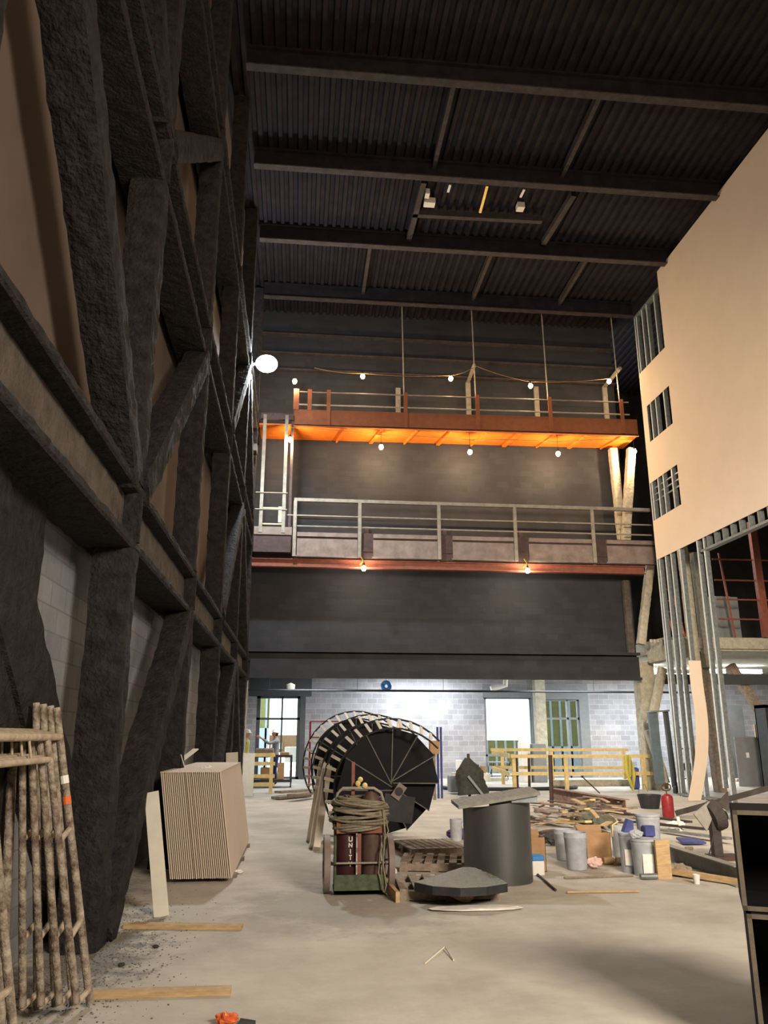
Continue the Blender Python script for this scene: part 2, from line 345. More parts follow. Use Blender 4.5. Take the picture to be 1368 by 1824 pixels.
# outdoor things past the openings
def sheath(x0, x1, y, z0, z1, lab):
    t = thing('sheathing_wall', lab, 'wall panel', ((x0 + x1) / 2, y, 0))
    MB().bb(x0, x1, y, y + 0.05, z0, z1).build('sheathing', 'sheath', t)
    n = int((x1 - x0) / 0.42)
    for i in range(n + 1): MB().bb(x0 + i * 0.42 - 0.04, x0 + i * 0.42 + 0.04, y - 0.08, y, 0, z1).build('stud', 'whitestud', t)
    MB().bb(x0, x1, y - 0.08, y, 0, z0).build('base_panel', 'whitestud', t)
sheath(10.2, 13.6, 35.2, 1.15, 3.4, 'yellow sheathing between white studs seen through the right doorway')
sheath(7.6, 9.9, 36.5, 0.3, 1.4, 'low yellow sheathing seen through the brightest opening')
sheath(-1.75, -1.2, 35.0, 1.9, 3.4, 'narrow yellow sheathing high in the left glazed door')
one(MB().bb(-1.2, 0.6, 35.5, 35.8, 0.9, 1.62, .02), 'site_hoarding', 'card', 'orange brown hoarding seen low through the left glazed door', 'hoarding')
one(MB().bb(-0.5, 0.35, 34.2, 34.6, 0.55, 1.15, .02), 'pale_crate', 'offwhite', 'cream crate outside the left glazed door', 'crate')
for i, xx in enumerate((-1.12, -0.85)):
    one(MB().bb(xx, xx + .22, 35.35, 35.45, 1.05, 1.3), 'paper_notice', 'white', ['white notice on the hoarding, left one', 'white notice on the hoarding, right one'][i], 'notice')

# ------------------------------------------------------------------ roof beams
beamsY = [1.6, 4.6, 7.65, 10.68, 13.7, 16.72, 19.75, 22.8]
lab = ['behind the photographer side', 'second from the near end', 'third from the near end', 'fourth from the near end', 'highest one crossing the photo, nearest in view', 'meeting the board wall at its upper step', 'meeting the board wall at its lower step', 'closest to the black back wall']
for y, l in zip(beamsY, lab):
    b = thing('roof_beam', 'dark steel roof beam, ' + l, 'beam', (4.2, y, 15.0), 'roof beams under the deck')
    x0, x1 = -1.45, 10.7
    MB().bb(x0, x1, y - 0.10, y + 0.10, 15.0, 15.03).build('bottom_flange', 'roofbeam', b)
    MB().bb(x0, x1, y - 0.012, y + 0.012, 15.03, 15.44).build('web', 'deck', b)  # shade on the web is painted with the darker deck colour
    MB().bb(x0, x1, y - 0.10, y + 0.10, 15.44, 15.49).build('top_flange', 'deck', b)
for (xx, ya, yb, l) in ((1.7, 19.75, 22.8, 'left of centre'), (5.3, 19.75, 22.8, 'centre'), (8.2, 19.75, 22.8, 'right'), (3.0, 13.7, 16.7, 'near bay left'), (6.3, 13.7, 16.7, 'near bay right')):
    one(MB().bb(xx - 0.05, xx + 0.05, ya, yb, 15.28, 15.48), 'roof_joist', 'roofbeam', 'short dark joist between roof beams, ' + l, 'joist', 'short roof joists')
# service opening in the roof
def P(px, py, z): return AZ(px, py, z)
hz = 15.33
h = thing('hatch_frame', 'dark steel frame around the service opening in the roof', 'frame', (4.6, 18.0, hz))
ca, cb, cc, cd = P(755, 322, hz), P(1022, 345, hz), P(735, 380, hz), P(965, 392, hz)
for nm, a, b_ in (('side_angle', ca, P(728, 425, hz)), ('side_angle', cb, P(968, 432, hz)), ('cross_angle', cc, cd)):
    MB().bar(a, b_, 0.14, 0.16).build(nm, 'roofbeam', h)
one(MB().bar(P(868, 330, hz), P(855, 378, hz), 0.07, 0.05), 'yellow_conduit', 'brass', 'yellow strut across the roof opening', 'strut')
for (px, py, sx, l) in ((765, 361, .3, 'larger grey box in the roof opening'), (761, 345, .12, 'small grey box above the larger one in the roof opening'), (927, 369, .2, 'grey box at the right of the roof opening')):
    c = P(px, py, hz + .02); one(MB().bb(c.x - sx / 2, c.x + sx / 2, c.y - .1, c.y + .12, hz - .05, hz + .12, .01), 'junction_box', 'offwhite', l, 'junction box')
for (a, b_, l) in (((802, 329), (798, 342), 'left'), ((934, 337), (927, 351), 'right')):
    one(MB().bar(P(*a, hz), P(*b_, hz), .06, .03), 'metal_clip', 'white', 'bright metal strip in the roof opening, ' + l + ' one', 'strip')

# ------------------------------------------------------------------ left truss
XF = -1.48
def hbeam(z0, z1, ya, yb, lab_):
    b = thing('truss_chord', lab_, 'beam', (XF, (ya + yb) / 2, z0))
    MB().rough((XF - 0.22, ya, z1 - 0.05), (XF - 0.22, yb, z1 - 0.05), 0.46, 0.10, 0.022).build('top_flange', 'fire', b)
    MB().rough((XF - 0.22, ya, z0 + 0.05), (XF - 0.22, yb, z0 + 0.05), 0.46, 0.10, 0.022).build('bottom_flange', 'fire', b)
    MB().rough((XF - 0.2, ya, (z0 + z1) / 2), (XF - 0.2, yb, (z0 + z1) / 2), 0.14, z1 - z0 - 0.16, 0.015).build('web', 'fireweb', b)
    for y in nodesY:
        if ya < y < yb: MB().rough((XF - 0.14, y, z0 + 0.08), (XF - 0.14, y, z1 - 0.08), 0.34, 0.06, 0.012).build('stiffener', 'fire', b)
nodesY = [3.05, 7.1, 11.1, 15.1, 19.1, 23.1]
ZL = [(3.17, 3.80), (6.92, 7.62), (10.6, 11.25)]
hbeam(*ZL[0], -1, 24.4, 'lowest black sprayed steel chord along the left wall')
hbeam(*ZL[1], -1, 24.4, 'middle black sprayed steel chord along the left wall')
hbeam(*ZL[2], -1, 24.4, 'upper black sprayed steel chord along the left wall, near the roof')
lv = [(0.0, ZL[0][0]), (ZL[0][1], ZL[1][0]), (ZL[1][1], ZL[2][0]), (ZL[2][1], 15.42)]
lvn = ['on the floor', 'above the lowest chord', 'above the middle chord', 'under the roof']
bn = ['first', 'second', 'third', 'fourth', 'fifth', 'sixth']
for li, (z0, z1) in enumerate(lv):
    for yi, y in enumerate(nodesY):
        wd = 0.36 if y == 7.1 else 0.30
        if li == 0 and yi == 0: continue
        cx_ = XF - 0.16
        one(MB().rough((cx_, y, z0), (cx_, y, z1), 0.34, wd, 0.028), 'truss_column', 'fire', 'black sprayed steel column, %s node from the near end, %s' % (bn[yi], lvn[li]), 'column', 'columns of the left wall truss')
    for (ya, yb) in ((7.1, 3.05), (7.1, 11.1), (15.1, 19.1), (23.1, 19.1)):
        if li == 3 and ya > 8: continue
        d = 0.2 if yb > ya else -0.2
        a = Vector((XF - 0.12, ya + d, z0)); b_ = Vector((XF - 0.12, yb - d, z1))
        if li == 0 and yb < 4: a, b_ = Vector((-1.93, 8.1, 0)), Vector((-1.93, 3.9, 3.5))
        one(MB().rough(a, b_, 0.32, 0.62 if li == 0 and yb < 4 else 0.34, 0.03), 'truss_brace', 'fire', 'black sprayed diagonal brace rising %s from the %s node, %s' % ('away' if yb > ya else 'towards the viewer', bn[nodesY.index(ya)], lvn[li]), 'brace', 'diagonal braces of the left wall truss')
one(MB().rough((-1.9, 5.25, 0), (-1.9, 5.25, 3.2), .18, .95, .02), 'wide_column', 'fire', 'wide black sprayed column on the wall behind the scaffold frames', 'column')
one(MB().rough((-1.7, 24.75, 0), (-1.7, 24.75, 3.9), 0.36, 0.3, 0.02), 'corner_column', 'cream', 'cream sprayed column at the left end of the low opening', 'column')

# ------------------------------------------------------------------ right board wall
def yz(y0, y1, z0, z1, mb): mb.bb(XR, XR + 0.016, y0, y1, z0, z1)
dw = MB(); YE, YC = 22.2, 20.35
yz(-2, YC, 6.61, 15.15, dw)
yz(YC, YE, 6.61, 7.80, dw); yz(YC, YE, 8.98, 10.22, dw); yz(YC, YE, 11.40, 12.62, dw)
yz(YC + 1.54, YE, 10.22, 11.40, dw)
dwo = dw.build('wall_right', 'gyp'); dwo['kind'] = 'structure'; dwo['label'] = 'tall bare gypsum board wall with three openings'; dwo['category'] = 'wall'
def stud(y, z0, z1, w=0.09):
    m = MB(); X0 = XR + 0.02
    m.bb(X0, X0 + 0.15, y - 0.002, y, z0, z1); m.bb(X0, X0 + 0.003, y, y + 0.04, z0, z1); m.bb(X0 + 0.147, X0 + 0.15, y, y + 0.04, z0, z1)
    return m
k = 0
long_ = [22.2, 22.06, 21.65, 21.3, 20.75, 19.75, 19.4]
for i, y in enumerate(long_):
    z0_, z1_ = (0.0 if i != 5 else 0.35), (14.6 if y > YC else 9); X0 = XR + .02
    t = thing('metal_stud', 'full height galvanised stud below the board wall, %s' % (bn[i] + ' from its far edge' if i < 6 else 'nearest of the row'), 'stud', (X0 + .07, y, z0_), 'floor to roof galvanised studs')
    MB().bb(X0, X0 + .13, y - .003, y, z0_, z1_).build('web', 'galv', t)
    for xx in (X0, X0 + .128): MB().bb(xx, xx + .004, y, y + .045, z0_, z1_).build('flange', 'galv_lit', t)
    MB().bb(X0 - .004, X0 + .012, y - .008, y - .003, z0_, z1_).build('edge', 'galv_lit', t)  # narrow strip painting the highlight along the stud edge
short = [19.2 - 0.4 * j for j in range(26)]
for j, y in enumerate(short):
    one(stud(y, 6.28, 8.2), 'metal_stud', 'galv', 'short galvanised stud end showing under the lower edge of the board wall', 'stud', 'stud ends under the board wall')
for (z, ya, yb, l) in ((6.26, 9.0, 19.6, 'along the foot of the board wall'), (14.6, YC, 22.25, 'at the top of the open stud corner'), (0.02, 19.5, 22.3, 'on the floor under the tall studs')):
    m = MB(); m.bb(XR + .015, XR + .18, ya, yb, z, z + .003); m.bb(XR + .015, XR + .018, ya, yb, z, z + .06); m.bb(XR + .177, XR + .18, ya, yb, z, z + .06)
    one(m, 'stud_track', 'galv', 'galvanised track ' + l, 'track')
for z in (8.4, 8.6, 8.8):
    one(MB().bar((XR + .1, YC, z), (XR + .1, YE, z), .04, .04), 'bridging_channel', 'galv', 'horizontal channel behind the lowest board opening, %s' % {8.4: 'low', 8.6: 'middle', 8.8: 'high'}[z], 'channel')
# curved strip of board standing against the studs
cs = MB(); base = [(1235.5, 1426), (1242, 1390), (1246.5, 1361), (1249, 1334), (1249.5, 1298), (1246, 1260), (1240, 1222), (1235.5, 1177)]
pts = [AY(px, py, 20.4 + 0.0) for px, py in base]
import itertools
fine = []
for a, b_ in zip(pts, pts[1:]):
    for q in range(4): fine.append(a.lerp(b_, q / 4))
fine.append(pts[-1])
for _ in range(3): fine = [fine[0]] + [(fine[i - 1] + fine[i] * 2 + fine[i + 1]) / 4 for i in range(1, len(fine) - 1)] + [fine[-1]]
hw = 0.17
vL = [[cs.bm.verts.new(p + Vector((dx, dy, 0))) for p in fine] for dx, dy in ((-hw, -.05), (hw, -.05), (hw, -.035), (-hw, -.035))]
for q in range(4):
    A, B = vL[q], vL[(q + 1) % 4]
    for i in range(len(fine) - 1): cs.bm.faces.new((A[i], B[i], B[i + 1], A[i + 1]))
cs.bm.faces.new([v[0] for v in vL]); cs.bm.faces.new([v[-1] for v in vL][::-1])
one(cs, 'board_offcut', 'gyp', 'long bowed strip of gypsum board leaning on the studs', 'board')

# right frame: cream sprayed steel behind the studs
def cream(a, b_, wd, l, nm='steel_brace', cat='brace', am=0.02): one(MB().rough(a, b_, wd, wd, am), nm, 'cream', l, cat)
cream((10.95, 24.95, 0), (10.95, 24.95, 3.85), 0.54, 'cream sprayed column at the right end of the low opening', 'steel_column', 'column')
one(MB().rough((10.36, 24.4, 4.1), (10.36, 24.4, 6.4), .2, .2, .02), 'steel_column', 'fireweb', 'dark brown column at the right end of the black wall under the catwalk', 'column')
cream((10.62, 24.2, 4.35), AY(1158, 1005, 24.2), 0.24, 'thin cream brace rising from the right bracket beam')
cream(AY(1112, 1000, 24.3), AY(1091, 800, 24.3), 0.26, 'cream sprayed upright leaning left behind the catwalk end')
cream(AY(1112, 1000, 23.9), AY(1124, 800, 23.9), 0.26, 'cream sprayed upright leaning right behind the catwalk end')
cream(AY(1180, 1190, 24.0), AY(1160, 1290, 24.0), 0.24, 'cream brace dropping below the right bracket beam')
cream(AY(1155, 1300, 24.5), AY(1185, 1395, 24.5), 0.24, 'cream brace foot beside the right column')
MB_ = MB().rough((11.1, 24.4, 4.05), (11.1, 22.4, 4.05), .4, .55, .015)
one(MB_, 'bracket_beam', 'cream', 'short cream bracket beam at the right end of the black wall', 'beam')
cream(AY(1215, 975, 22.9), AY(1240, 1195, 22.9), 0.26, 'tall cream sprayed post among the studs, left one', 'steel_post', 'post')
cream(AY(1238, 985, 22.9), AY(1262, 1188, 22.9), 0.26, 'tall cream sprayed post among the studs, right one', 'steel_post', 'post')
one(MB().rough(AY(1222, 985, 23.5), AY(1285, 1420, 23.5), .3, .3, .015), 'timber_post', 'woodgrey', 'brown post standing behind the studs', 'post')
one(MB().rough(AY(1300, 1185, 25.5), AY(1356, 1270, 25.5), .28, .28, .015), 'steel_brace', 'woodgrey', 'dark diagonal brace under the mezzanine', 'brace')

# ------------------------------------------------------------------ mezzanine
struct(MB().bb(10.9, 24, 23.0, YF, 4.05, 4.45), 'floor_mezzanine', 'cream', 'mezzanine slab edge beyond the studs')
one(MB().bb(11.0, 23, 22.86, 22.98, 4.1, 4.42), 'edge_beam', 'cream', 'cream edge beam of the mezzanine', 'beam')
one(MB().bb(11.5, 23, 25.2, 25.5, 3.2, 3.52), 'lintel_beam', 'doorframe', 'dark beam under the mezzanine', 'beam')
rl = thing('mezzanine_railing', 'dark red primer railing on the mezzanine', 'railing', (13, 22.95, 4.45))
for z in (5.0, 5.6, 6.2, 6.85): MB().tube([(12.6, 22.95, z), (16.5, 22.95, z)], .025).build('rail', 'primer', rl)
MB().bar((13.05, 22.95, 4.45), AY(1280, 985, 22.95), .05, .05).build('post', 'primer', rl)
a = AY(1345, 1125, 22.9); MB().bar((a.x + .35, 22.9, 4.45), AY(1338, 930, 22.9), .22, .16).build('post', 'primer', rl)
for i, (x0, x1, z1, l) in enumerate(((12.5, 13.2, 5.85, 'left'), (13.2, 13.7, 5.9, 'middle'), (13.7, 14.0, 5.9, 'right'))):
    one(MB().bb(x0, x1 - .01, 24 + i * .1, 24.06 + i * .1, 4.45, z1), 'board_sheet', 'greydoor', 'pale grey sheet standing on the mezzanine, %s of three' % l, 'sheet', 'sheets on the mezzanine')
lad = thing('red_ladder', 'orange ladder leaning behind the studs above the bracket beam', 'ladder', (11.6, 23.6, 4.5))
a, b_ = AY(1184, 1050, 23.6), AY(1212, 1130, 23.6)
for dx in (-.15, .2): MB().bar(a + Vector((dx, 0, 0)), b_ + Vector((dx, 0, -.3)), .06, .03).build('stile', 'tape', lad)
for q in range(5): p = a.lerp(b_, q / 4); MB().bar(p + Vector((-.15, 0, 0)), p + Vector((.2, 0, 0)), .03, .03).build('rung', 'tape', lad)
for i in range(5):
    c = AY(1160 + 6 * i, 1142, 23.2); one(MB().tube([(c.x, 23.2, 4.3), (c.x, 23.2, c.z + .05)], .05), 'anchor_stub', 'cream', 'small cream stub on the right bracket beam', 'stub', 'stubs on the bracket beam')

# ------------------------------------------------------------------ catwalks
YW, YI = 23.3, 24.58
c = thing('lower_catwalk', 'lower steel catwalk with dusty plates and railing on the black wall', 'catwalk', (5, YW, 6.5))
MB().bb(-0.3, 10.9, YW + .02, YI, 6.93, 6.98).build('deck', 'rustpost', c)
m = MB(); m.bb(-1.5, 10.6, YW + .05, YW + .25, 6.42, 6.45); m.bb(-1.5, 10.6, YW + .14, YW + .16, 6.42, 6.64); m.bb(-1.5, 10.6, YW + .05, YW + .25, 6.64, 6.67)
m.build('support_beam', 'primer', c)
MB().bb(-0.3, 10.95, YW + .06, YW + .1, 6.7, 7.5).build('backing_channel', 'rustpost', c)
px_ = [-0.26, 1.69, 4.12, 6.50, 8.98]
for i, xx in enumerate(px_):
    x1 = (px_[i + 1] if i < 4 else 11.0) - 0.0
    x0 = xx + (0.08 if i == 0 else 0.42)
    m = MB(); m.bb(x0, x1 - .06, YW, YW + .04, 6.72, 7.28); m.bb(x0 - .04, x1 - .06, YW - .03, YW + .02, 6.72, 6.76)
    m.build('toe_plate', 'pinkgrey', c)
    MB().bb(x0, x1 - .06, YW - .03, YW + .05, 7.34, 7.46).build('kick_rail', 'pinkgrey', c)
    MB().bb(xx - .05, xx + .05, YW - .06, YW - .0, 6.72, 8.42).build('post', 'railcream', c)
MB().bb(-0.3, 10.9, YW - .06, YW + .06, 8.42, 8.52).build('top_rail', 'railcream', c)
for z, y in ((7.98, YW - .02), (7.66, YW + .02)): MB().tube([(-.5 if z > 7.9 else -.2, y, z), (10.9, y, z)], .024).build('mid_rail', 'railcream', c)
MB().tube([(-.2, YI - .1, 8.3), (10.9, YI - .1, 8.3)], .018).build('rear_rail', 'primer', c)
for xx in (2.0, 4.5, 7.0, 9.4): MB().bb(xx - .06, xx + .06, YI - .15, YI - .08, 6.98, 8.0).build('rear_post', 'rustpost', c)
for xx in (-.2, 1.7, 4.1, 6.5, 9.0): MB().bar((xx, YW + .1, 6.7), (xx, YI, 6.7), .08, .12).build('bracket', 'primer', c)

# upper orange catwalk
c = thing('upper_catwalk', 'upper orange steel catwalk lit from below by bulbs', 'catwalk', (5, YW, 10.8))
def zz(x): return 0.012 * x     # it climbs slightly to the right
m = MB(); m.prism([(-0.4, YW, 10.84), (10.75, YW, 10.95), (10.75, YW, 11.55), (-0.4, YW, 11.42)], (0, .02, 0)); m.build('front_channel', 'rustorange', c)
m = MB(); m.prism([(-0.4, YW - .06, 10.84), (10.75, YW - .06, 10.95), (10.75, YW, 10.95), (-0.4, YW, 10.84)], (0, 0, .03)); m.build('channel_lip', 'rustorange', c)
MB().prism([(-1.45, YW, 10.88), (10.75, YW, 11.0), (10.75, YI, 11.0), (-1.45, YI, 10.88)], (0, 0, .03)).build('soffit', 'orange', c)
for i in range(9):
    xx = 1.0 + i * 1.12
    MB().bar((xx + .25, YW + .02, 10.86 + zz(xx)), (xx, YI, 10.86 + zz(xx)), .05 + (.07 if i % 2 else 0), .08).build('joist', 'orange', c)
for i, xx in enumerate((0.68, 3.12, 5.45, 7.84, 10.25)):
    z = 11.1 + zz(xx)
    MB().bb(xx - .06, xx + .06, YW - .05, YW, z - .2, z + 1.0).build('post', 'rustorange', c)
    if i: MB().tube([(xx - .05, YW - .02, z + .9), (xx - .1, YW - .02, 15.6)], .022).build('hanger_rod', 'railcream', c)
for dz, r in ((.93, .022), (.50, .026)):
    MB().tube([(-.3, YW - .02, 11.08 + dz), (10.5, YW - .02, 11.2 + dz)], r).build('rail', 'railcream' if dz < .8 else 'pinkgrey', c)
MB().bb(-.42, -.25, YW - .05, YW, 11.4, 12.1).build('end_plate', 'rustorange', c); MB().bb(.02, .15, YW - .05, YW, 11.4, 12.1).build('end_plate', 'rustorange', c)
for i, (pxx, y0) in enumerate(((709, 692), (835, 682), (957, 690), (1080, 690))):
    a = AY(pxx, 738, YI - .1); b_ = AY(pxx, y0, YI - .1)
    MB().bb(a.x - .08, a.x + .08, YI - .16, YI - .06, 11.0, b_.z).build('rear_post', 'railcream', c)
    if i in (1, 3):
        e = AY((845, 1105)[i // 2], (650, 655)[i // 2], YW); MB().bar((a.x, YI - .1, b_.z), e, .1, .08).build('rear_strut', 'railcream', c)
# landing and ladder bay at the left
c = thing('steel_landing', 'small steel landing with tall posts at the left end of the lower catwalk', 'landing', (-.9, YW, 6.8))
MB().bb(-1.46, -.36, YW - .1, YI, 6.82, 7.36).build('box_base', 'rustpost', c)
MB().bb(-1.46, -.34, YW - .14, YW - .1, 7.34, 7.58).build('toe_plate', 'pinkgrey', c)
for xx in (-1.27, -.60): MB().bb(xx - .05, xx + .05, YW - .16, YW - .1, 7.4, 11.15).build('post', 'railcream', c)
MB().bb(-.46, -.38, YW - .02, YW + .05, 6.8, 11.1).build('dark_post', 'rustpost', c)
MB().bb(-1.4, -.4, YW - .16, YW - .06, 11.0, 11.2).build('head_bar', 'rustpost', c)
for z in (8.62, 8.1): MB().tube([(-1.45, YW - .18, z), (-.5, YW - .18, z)], .02).build('rail', 'railcream', c)
for z in (8.36, 7.85): MB().tube([(-1.3, YW + .6, z), (-.6, YW + .6, z)], .025).build('rear_rail', 'reflect', c)
MB().bb(-.78, -.68, YW + .55, YW + .6, 7.9, 8.4).build('taped_upright', 'reflect', c)
bx = AY(446, 800, 22.6)
c = thing('speaker_box', 'dark box with a hanging cable fixed near the left truss', 'box', (bx.x, 22.6, bx.z - .2))
MB().bb(bx.x - .25, bx.x + .2, 22.4, 22.8, bx.z - .12, bx.z + .12, .02).build('case', 'darksteel', c)
MB().tube([(bx.x - .05, 22.6, bx.z - .12), (bx.x - .03, 22.6, bx.z - .4), (bx.x - .07, 22.6, bx.z - .75)], .02).build('cable', 'cable', c)

# ------------------------------------------------------------------ lamps
def bulb(p, e, l, grp, col=WARM):
    t = thing('light_bulb', l, 'bulb', p, grp); p = Vector(p)
    MB().lathe(p, [(0, -.085), (.045, -.075), (.072, -.02), (.06, .04), (.03, .075), (0, .08)], 14).build('glass', 'bulb', t, 'all')
    MB().lathe(p, [(.0, .15), (.03, .15), (.035, .07), (.0, .07)], 10).build('socket', 'cable', t)
    if grp != 'string bulbs above the upper catwalk': MB().tube([p + Vector((0, 0, .14)), Vector((p.x, p.y, 10.9 + .012 * p.x if p.z > 8 else 6.62))], .008, 5).build('drop_wire', 'cable', t)
    else: MB().tube([p + Vector((0, 0, .14)), p + Vector((0, 0, .2))], .01, 5).build('drop_wire', 'cable', t)
    light('bulb_light', 'POINT', p - Vector((0, .0, .16)), e, col, .06, parent=t)
up = [(525, 679), (646, 670), (803, 674), (945, 687), (1085, 679)]
mid = [(517, 783), (679, 796), (837, 805), (994, 808), (1130, 804)]
nth = ['leftmost', 'second from the left', 'middle', 'second from the right', 'rightmost']
for i, (x_, y_) in enumerate(up): bulb(AY(x_, y_, 23.15), 26, 'glowing bulb on the wire above the upper catwalk, ' + nth[i], 'string bulbs above the upper catwalk')
for i, (x_, y_) in enumerate(mid): bulb(AY(x_, y_, 23.5 if i else 23.1), 105, 'glowing bulb hanging under the orange catwalk, ' + nth[i], 'bulbs under the orange catwalk')
for i, (x_, y_) in enumerate(((648, 1012), (940, 1016))):
    p = AY(x_, y_, 23.2); bulb(p, 46, 'glowing bulb hooked under the lower catwalk, %s one' % ('left', 'right')[i], 'bulbs under the lower catwalk', (1.0, .84, .68))
    one(MB().tube([p + Vector((-.1, 0, .35)), p + Vector((-.02, 0, .22)), p + Vector((-.12, 0, .1))], .02), 'bulb_hook', 'yellow', 'yellow hook of the %s bulb under the lower catwalk' % ('left', 'right')[i], 'hook')
ups = [AY(560, 655, 23.15)] + [AY(x_, y_ - 5, 23.15) for x_, y_ in up[1:3]] + [AY(848, 652, 23.15)] + [AY(945, 680, 23.15), AY(1085, 674, 23.15)]
def sag(pts, r, nm, m_, l, dz=.1):
    out = []
    for a, b_ in zip(pts, pts[1:]):
        for q in range(8): t_ = q / 8; out.append(a.lerp(b_, t_) - Vector((0, 0, dz * 4 * t_ * (1 - t_))))
    out.append(pts[-1]); one(MB().tube(out, r, 6), nm, m_, l, 'cable')
sag(ups, .01, 'light_cable', 'wcable', 'sagging wire carrying the bulbs above the upper catwalk', .06)
sag([AY(x_, y_ - 8, 23.5 if i else 23.1) + Vector((0, 0, .25)) for i, (x_, y_) in enumerate(mid)], .012, 'light_cable', 'wcable', 'wire carrying the bulbs under the orange catwalk', -.03)
fp = AY(475, 648, 19.6)
t = thing('flood_lamp', 'large bright white globe lamp held out from the left truss', 'lamp', fp)
MB().ball(fp, .24, 1.2, 1, .95, 12).build('globe', 'ledglobe', t, 'all')
MB().tube([fp + Vector((-.28, 0, 0)), AY(440, 655, 19.6), AY(424, 663, 19.6)], .03).build('arm', 'galv', t)
rg = AY(422, 668, 19.6); MB().tube([rg + Vector((.16 * math.cos(a_), 0, .2 * math.sin(a_))) for a_ in [i * math.pi / 8 for i in range(16)]], .015, 6, True).build('ring', 'galv', t)
fl_ = light('flood_light', 'SPOT', fp + Vector((0, -.05, -.1)), 3000, (0.90, 0.97, 1.0), .3, parent=t)
fl_.data.spot_size = math.radians(158); fl_.data.spot_blend = 0.55; fl_.rotation_euler = (0, 0, 0)
light('flood_glow', 'POINT', fp + Vector((0, -.05, 0)), 110, (0.88, 0.95, 1.0), .34, parent=t)
one(MB().tube([AY(417, 590, 19.5), AY(421, 680, 19.5), AY(418, 760, 19.5), AY(424, 850, 19.5)], .03), 'lamp_cable', 'galv', 'pale conduit dropping from the globe lamp down the truss', 'conduit')
one(MB().rough(AY(421, 675, 19.7), AY(417, 850, 19.7), .16, .16, .02), 'lamplit_column', 'cream', 'column under the globe lamp, its lamplight put into a pale colour', 'post')  # lamplit column, the white light on it painted as cream

# ------------------------------------------------------------------ low room: services and clutter
pz = AY(800, 1231, 28).z
one(MB().tube([(-1.95, 28, pz), (14.5, 28, pz)], .035), 'sprinkler_pipe', 'darksteel', 'dark pipe running under the ceiling of the low room', 'pipe')
hang(bpy.data.objects['sprinkler_pipe'], [((x_, 28, pz), 3.96) for x_ in (-1, 2, 5, 8, 10.4)])
for i, (a0, a1) in enumerate(((14.2, 15.4), (15.6, 16.8), (11.3, 12.9))):
    o = one(MB().bb(a0, a1, 28, 28.1, 3.78, 3.92), 'tube_light', 'tube', ['glowing strip under the mezzanine, left of the edge pair', 'glowing strip under the mezzanine at the photo edge', 'glowing strip under the mezzanine seen between the studs'][i], 'tube light', 'strips under the mezzanine'); hang(o, [((a0 + .1, 28.05, 3.9), 4.06), ((a1 - .1, 28.05, 3.9), 4.06)])
for i, (a0, a1) in enumerate(((3.3, 6.2), (-.2, 1.0), (8.6, 10.2), (12.5, 15.2))):
    o = one(MB().bb(a0, a1, (30.5, 29, 29, 29.4)[i], (30.65, 29.12, 29.12, 29.52)[i], 3.78, 3.86), 'tube_light', 'tube', ['glowing tube light washing the pale block wall', 'glowing tube light by the left glazed door', 'glowing tube light over the right openings', 'glowing tube light behind the studs'][i], 'tube light', 'tube lights of the low room'); yy = (30.57, 29.06, 29.06, 29.46)[i]; hang(o, [((a0 + .1, yy, 3.84), 3.96 if i < 3 else 4.06), ((a1 - .1, yy, 3.84), 3.96 if i < 3 else 4.06)])
p = AY(688, 1222, 29); o = one(MB().tube([p + Vector((.13 * math.cos(a_), .02 * math.sin(a_ * 3), .13 * math.sin(a_))) for a_ in [i * math.pi / 6 for i in range(12)]], .075, 8, True), 'cable_coil', 'ltblue', 'blue coil hanging under the low ceiling', 'coil'); hang(o, [((p.x, p.y, p.z + .1), 3.96)])
p = AY(518, 1222, 29.5); o = one(MB().lathe(p, [(0, -.12), (.14, -.12), (.16, .05), (0, .12)], 14), 'pendant_lamp', 'offwhite', 'round pale fitting over the left glazed door', 'lamp'); hang(o, [((p.x, p.y, p.z + .1), 3.96)])
p = AY(893, 1221, 29.5); one(MB().tube([p + Vector((-.4, 0, -.12)), p + Vector((-.1, 0, -.05)), p + Vector((.15, 0, .0)), p + Vector((.2, 0, 3.95 - p.z))], .1), 'duct_elbow', 'white', 'white duct elbow over the brightest opening', 'duct')
one(MB().rough((10.3 - 1.0, 31.0, 0), (10.3 - 1.0, 31.0, 3.95), .42, .42, .01), 'round_column', 'cream', 'pale column between the two right openings', 'column')
m = thing('pipe_frame', 'red pipe frame standing behind the spiral stair', 'frame', (1.2, 28, 0))
a = AY(553, 1285, 27); b_ = AY(640, 1285, 27)
for pth in ([(a.x, 27, 0), (a.x, 27, a.z)], [(b_.x, 27, 0), (b_.x, 27, a.z)]): MB().tube(pth, .03).build('post', 'red', m)
for z in (a.z, a.z - .5, a.z - 1.0): MB().tube([(a.x, 27, z), (b_.x, 27, z)], .022).build('rail', 'red', m)
for px1, l in ((779, 'left'), (785, 'right')):
    p = AY(px1, 1295, 22); one(MB().tube([(p.x, 22, 0), p], .03), 'blue_post', 'blue', 'blue steel post behind the spiral stair, %s one' % l, 'post')
p = AY(774, 1325, 21.5); one(MB().bb(p.x - .14, p.x + .1, 21.3, 21.6, p.z - .25, p.z + .08, .01), 'wooden_block', 'card', 'brown wooden block on top of the blue posts', 'block')
one(MB().tube([p + Vector((-.02, 0, -.24)), Vector((p.x - .02, 21.5, 0))], .04), 'prop_post', 'woodgrey', 'prop under the brown block behind the spiral stair', 'post')

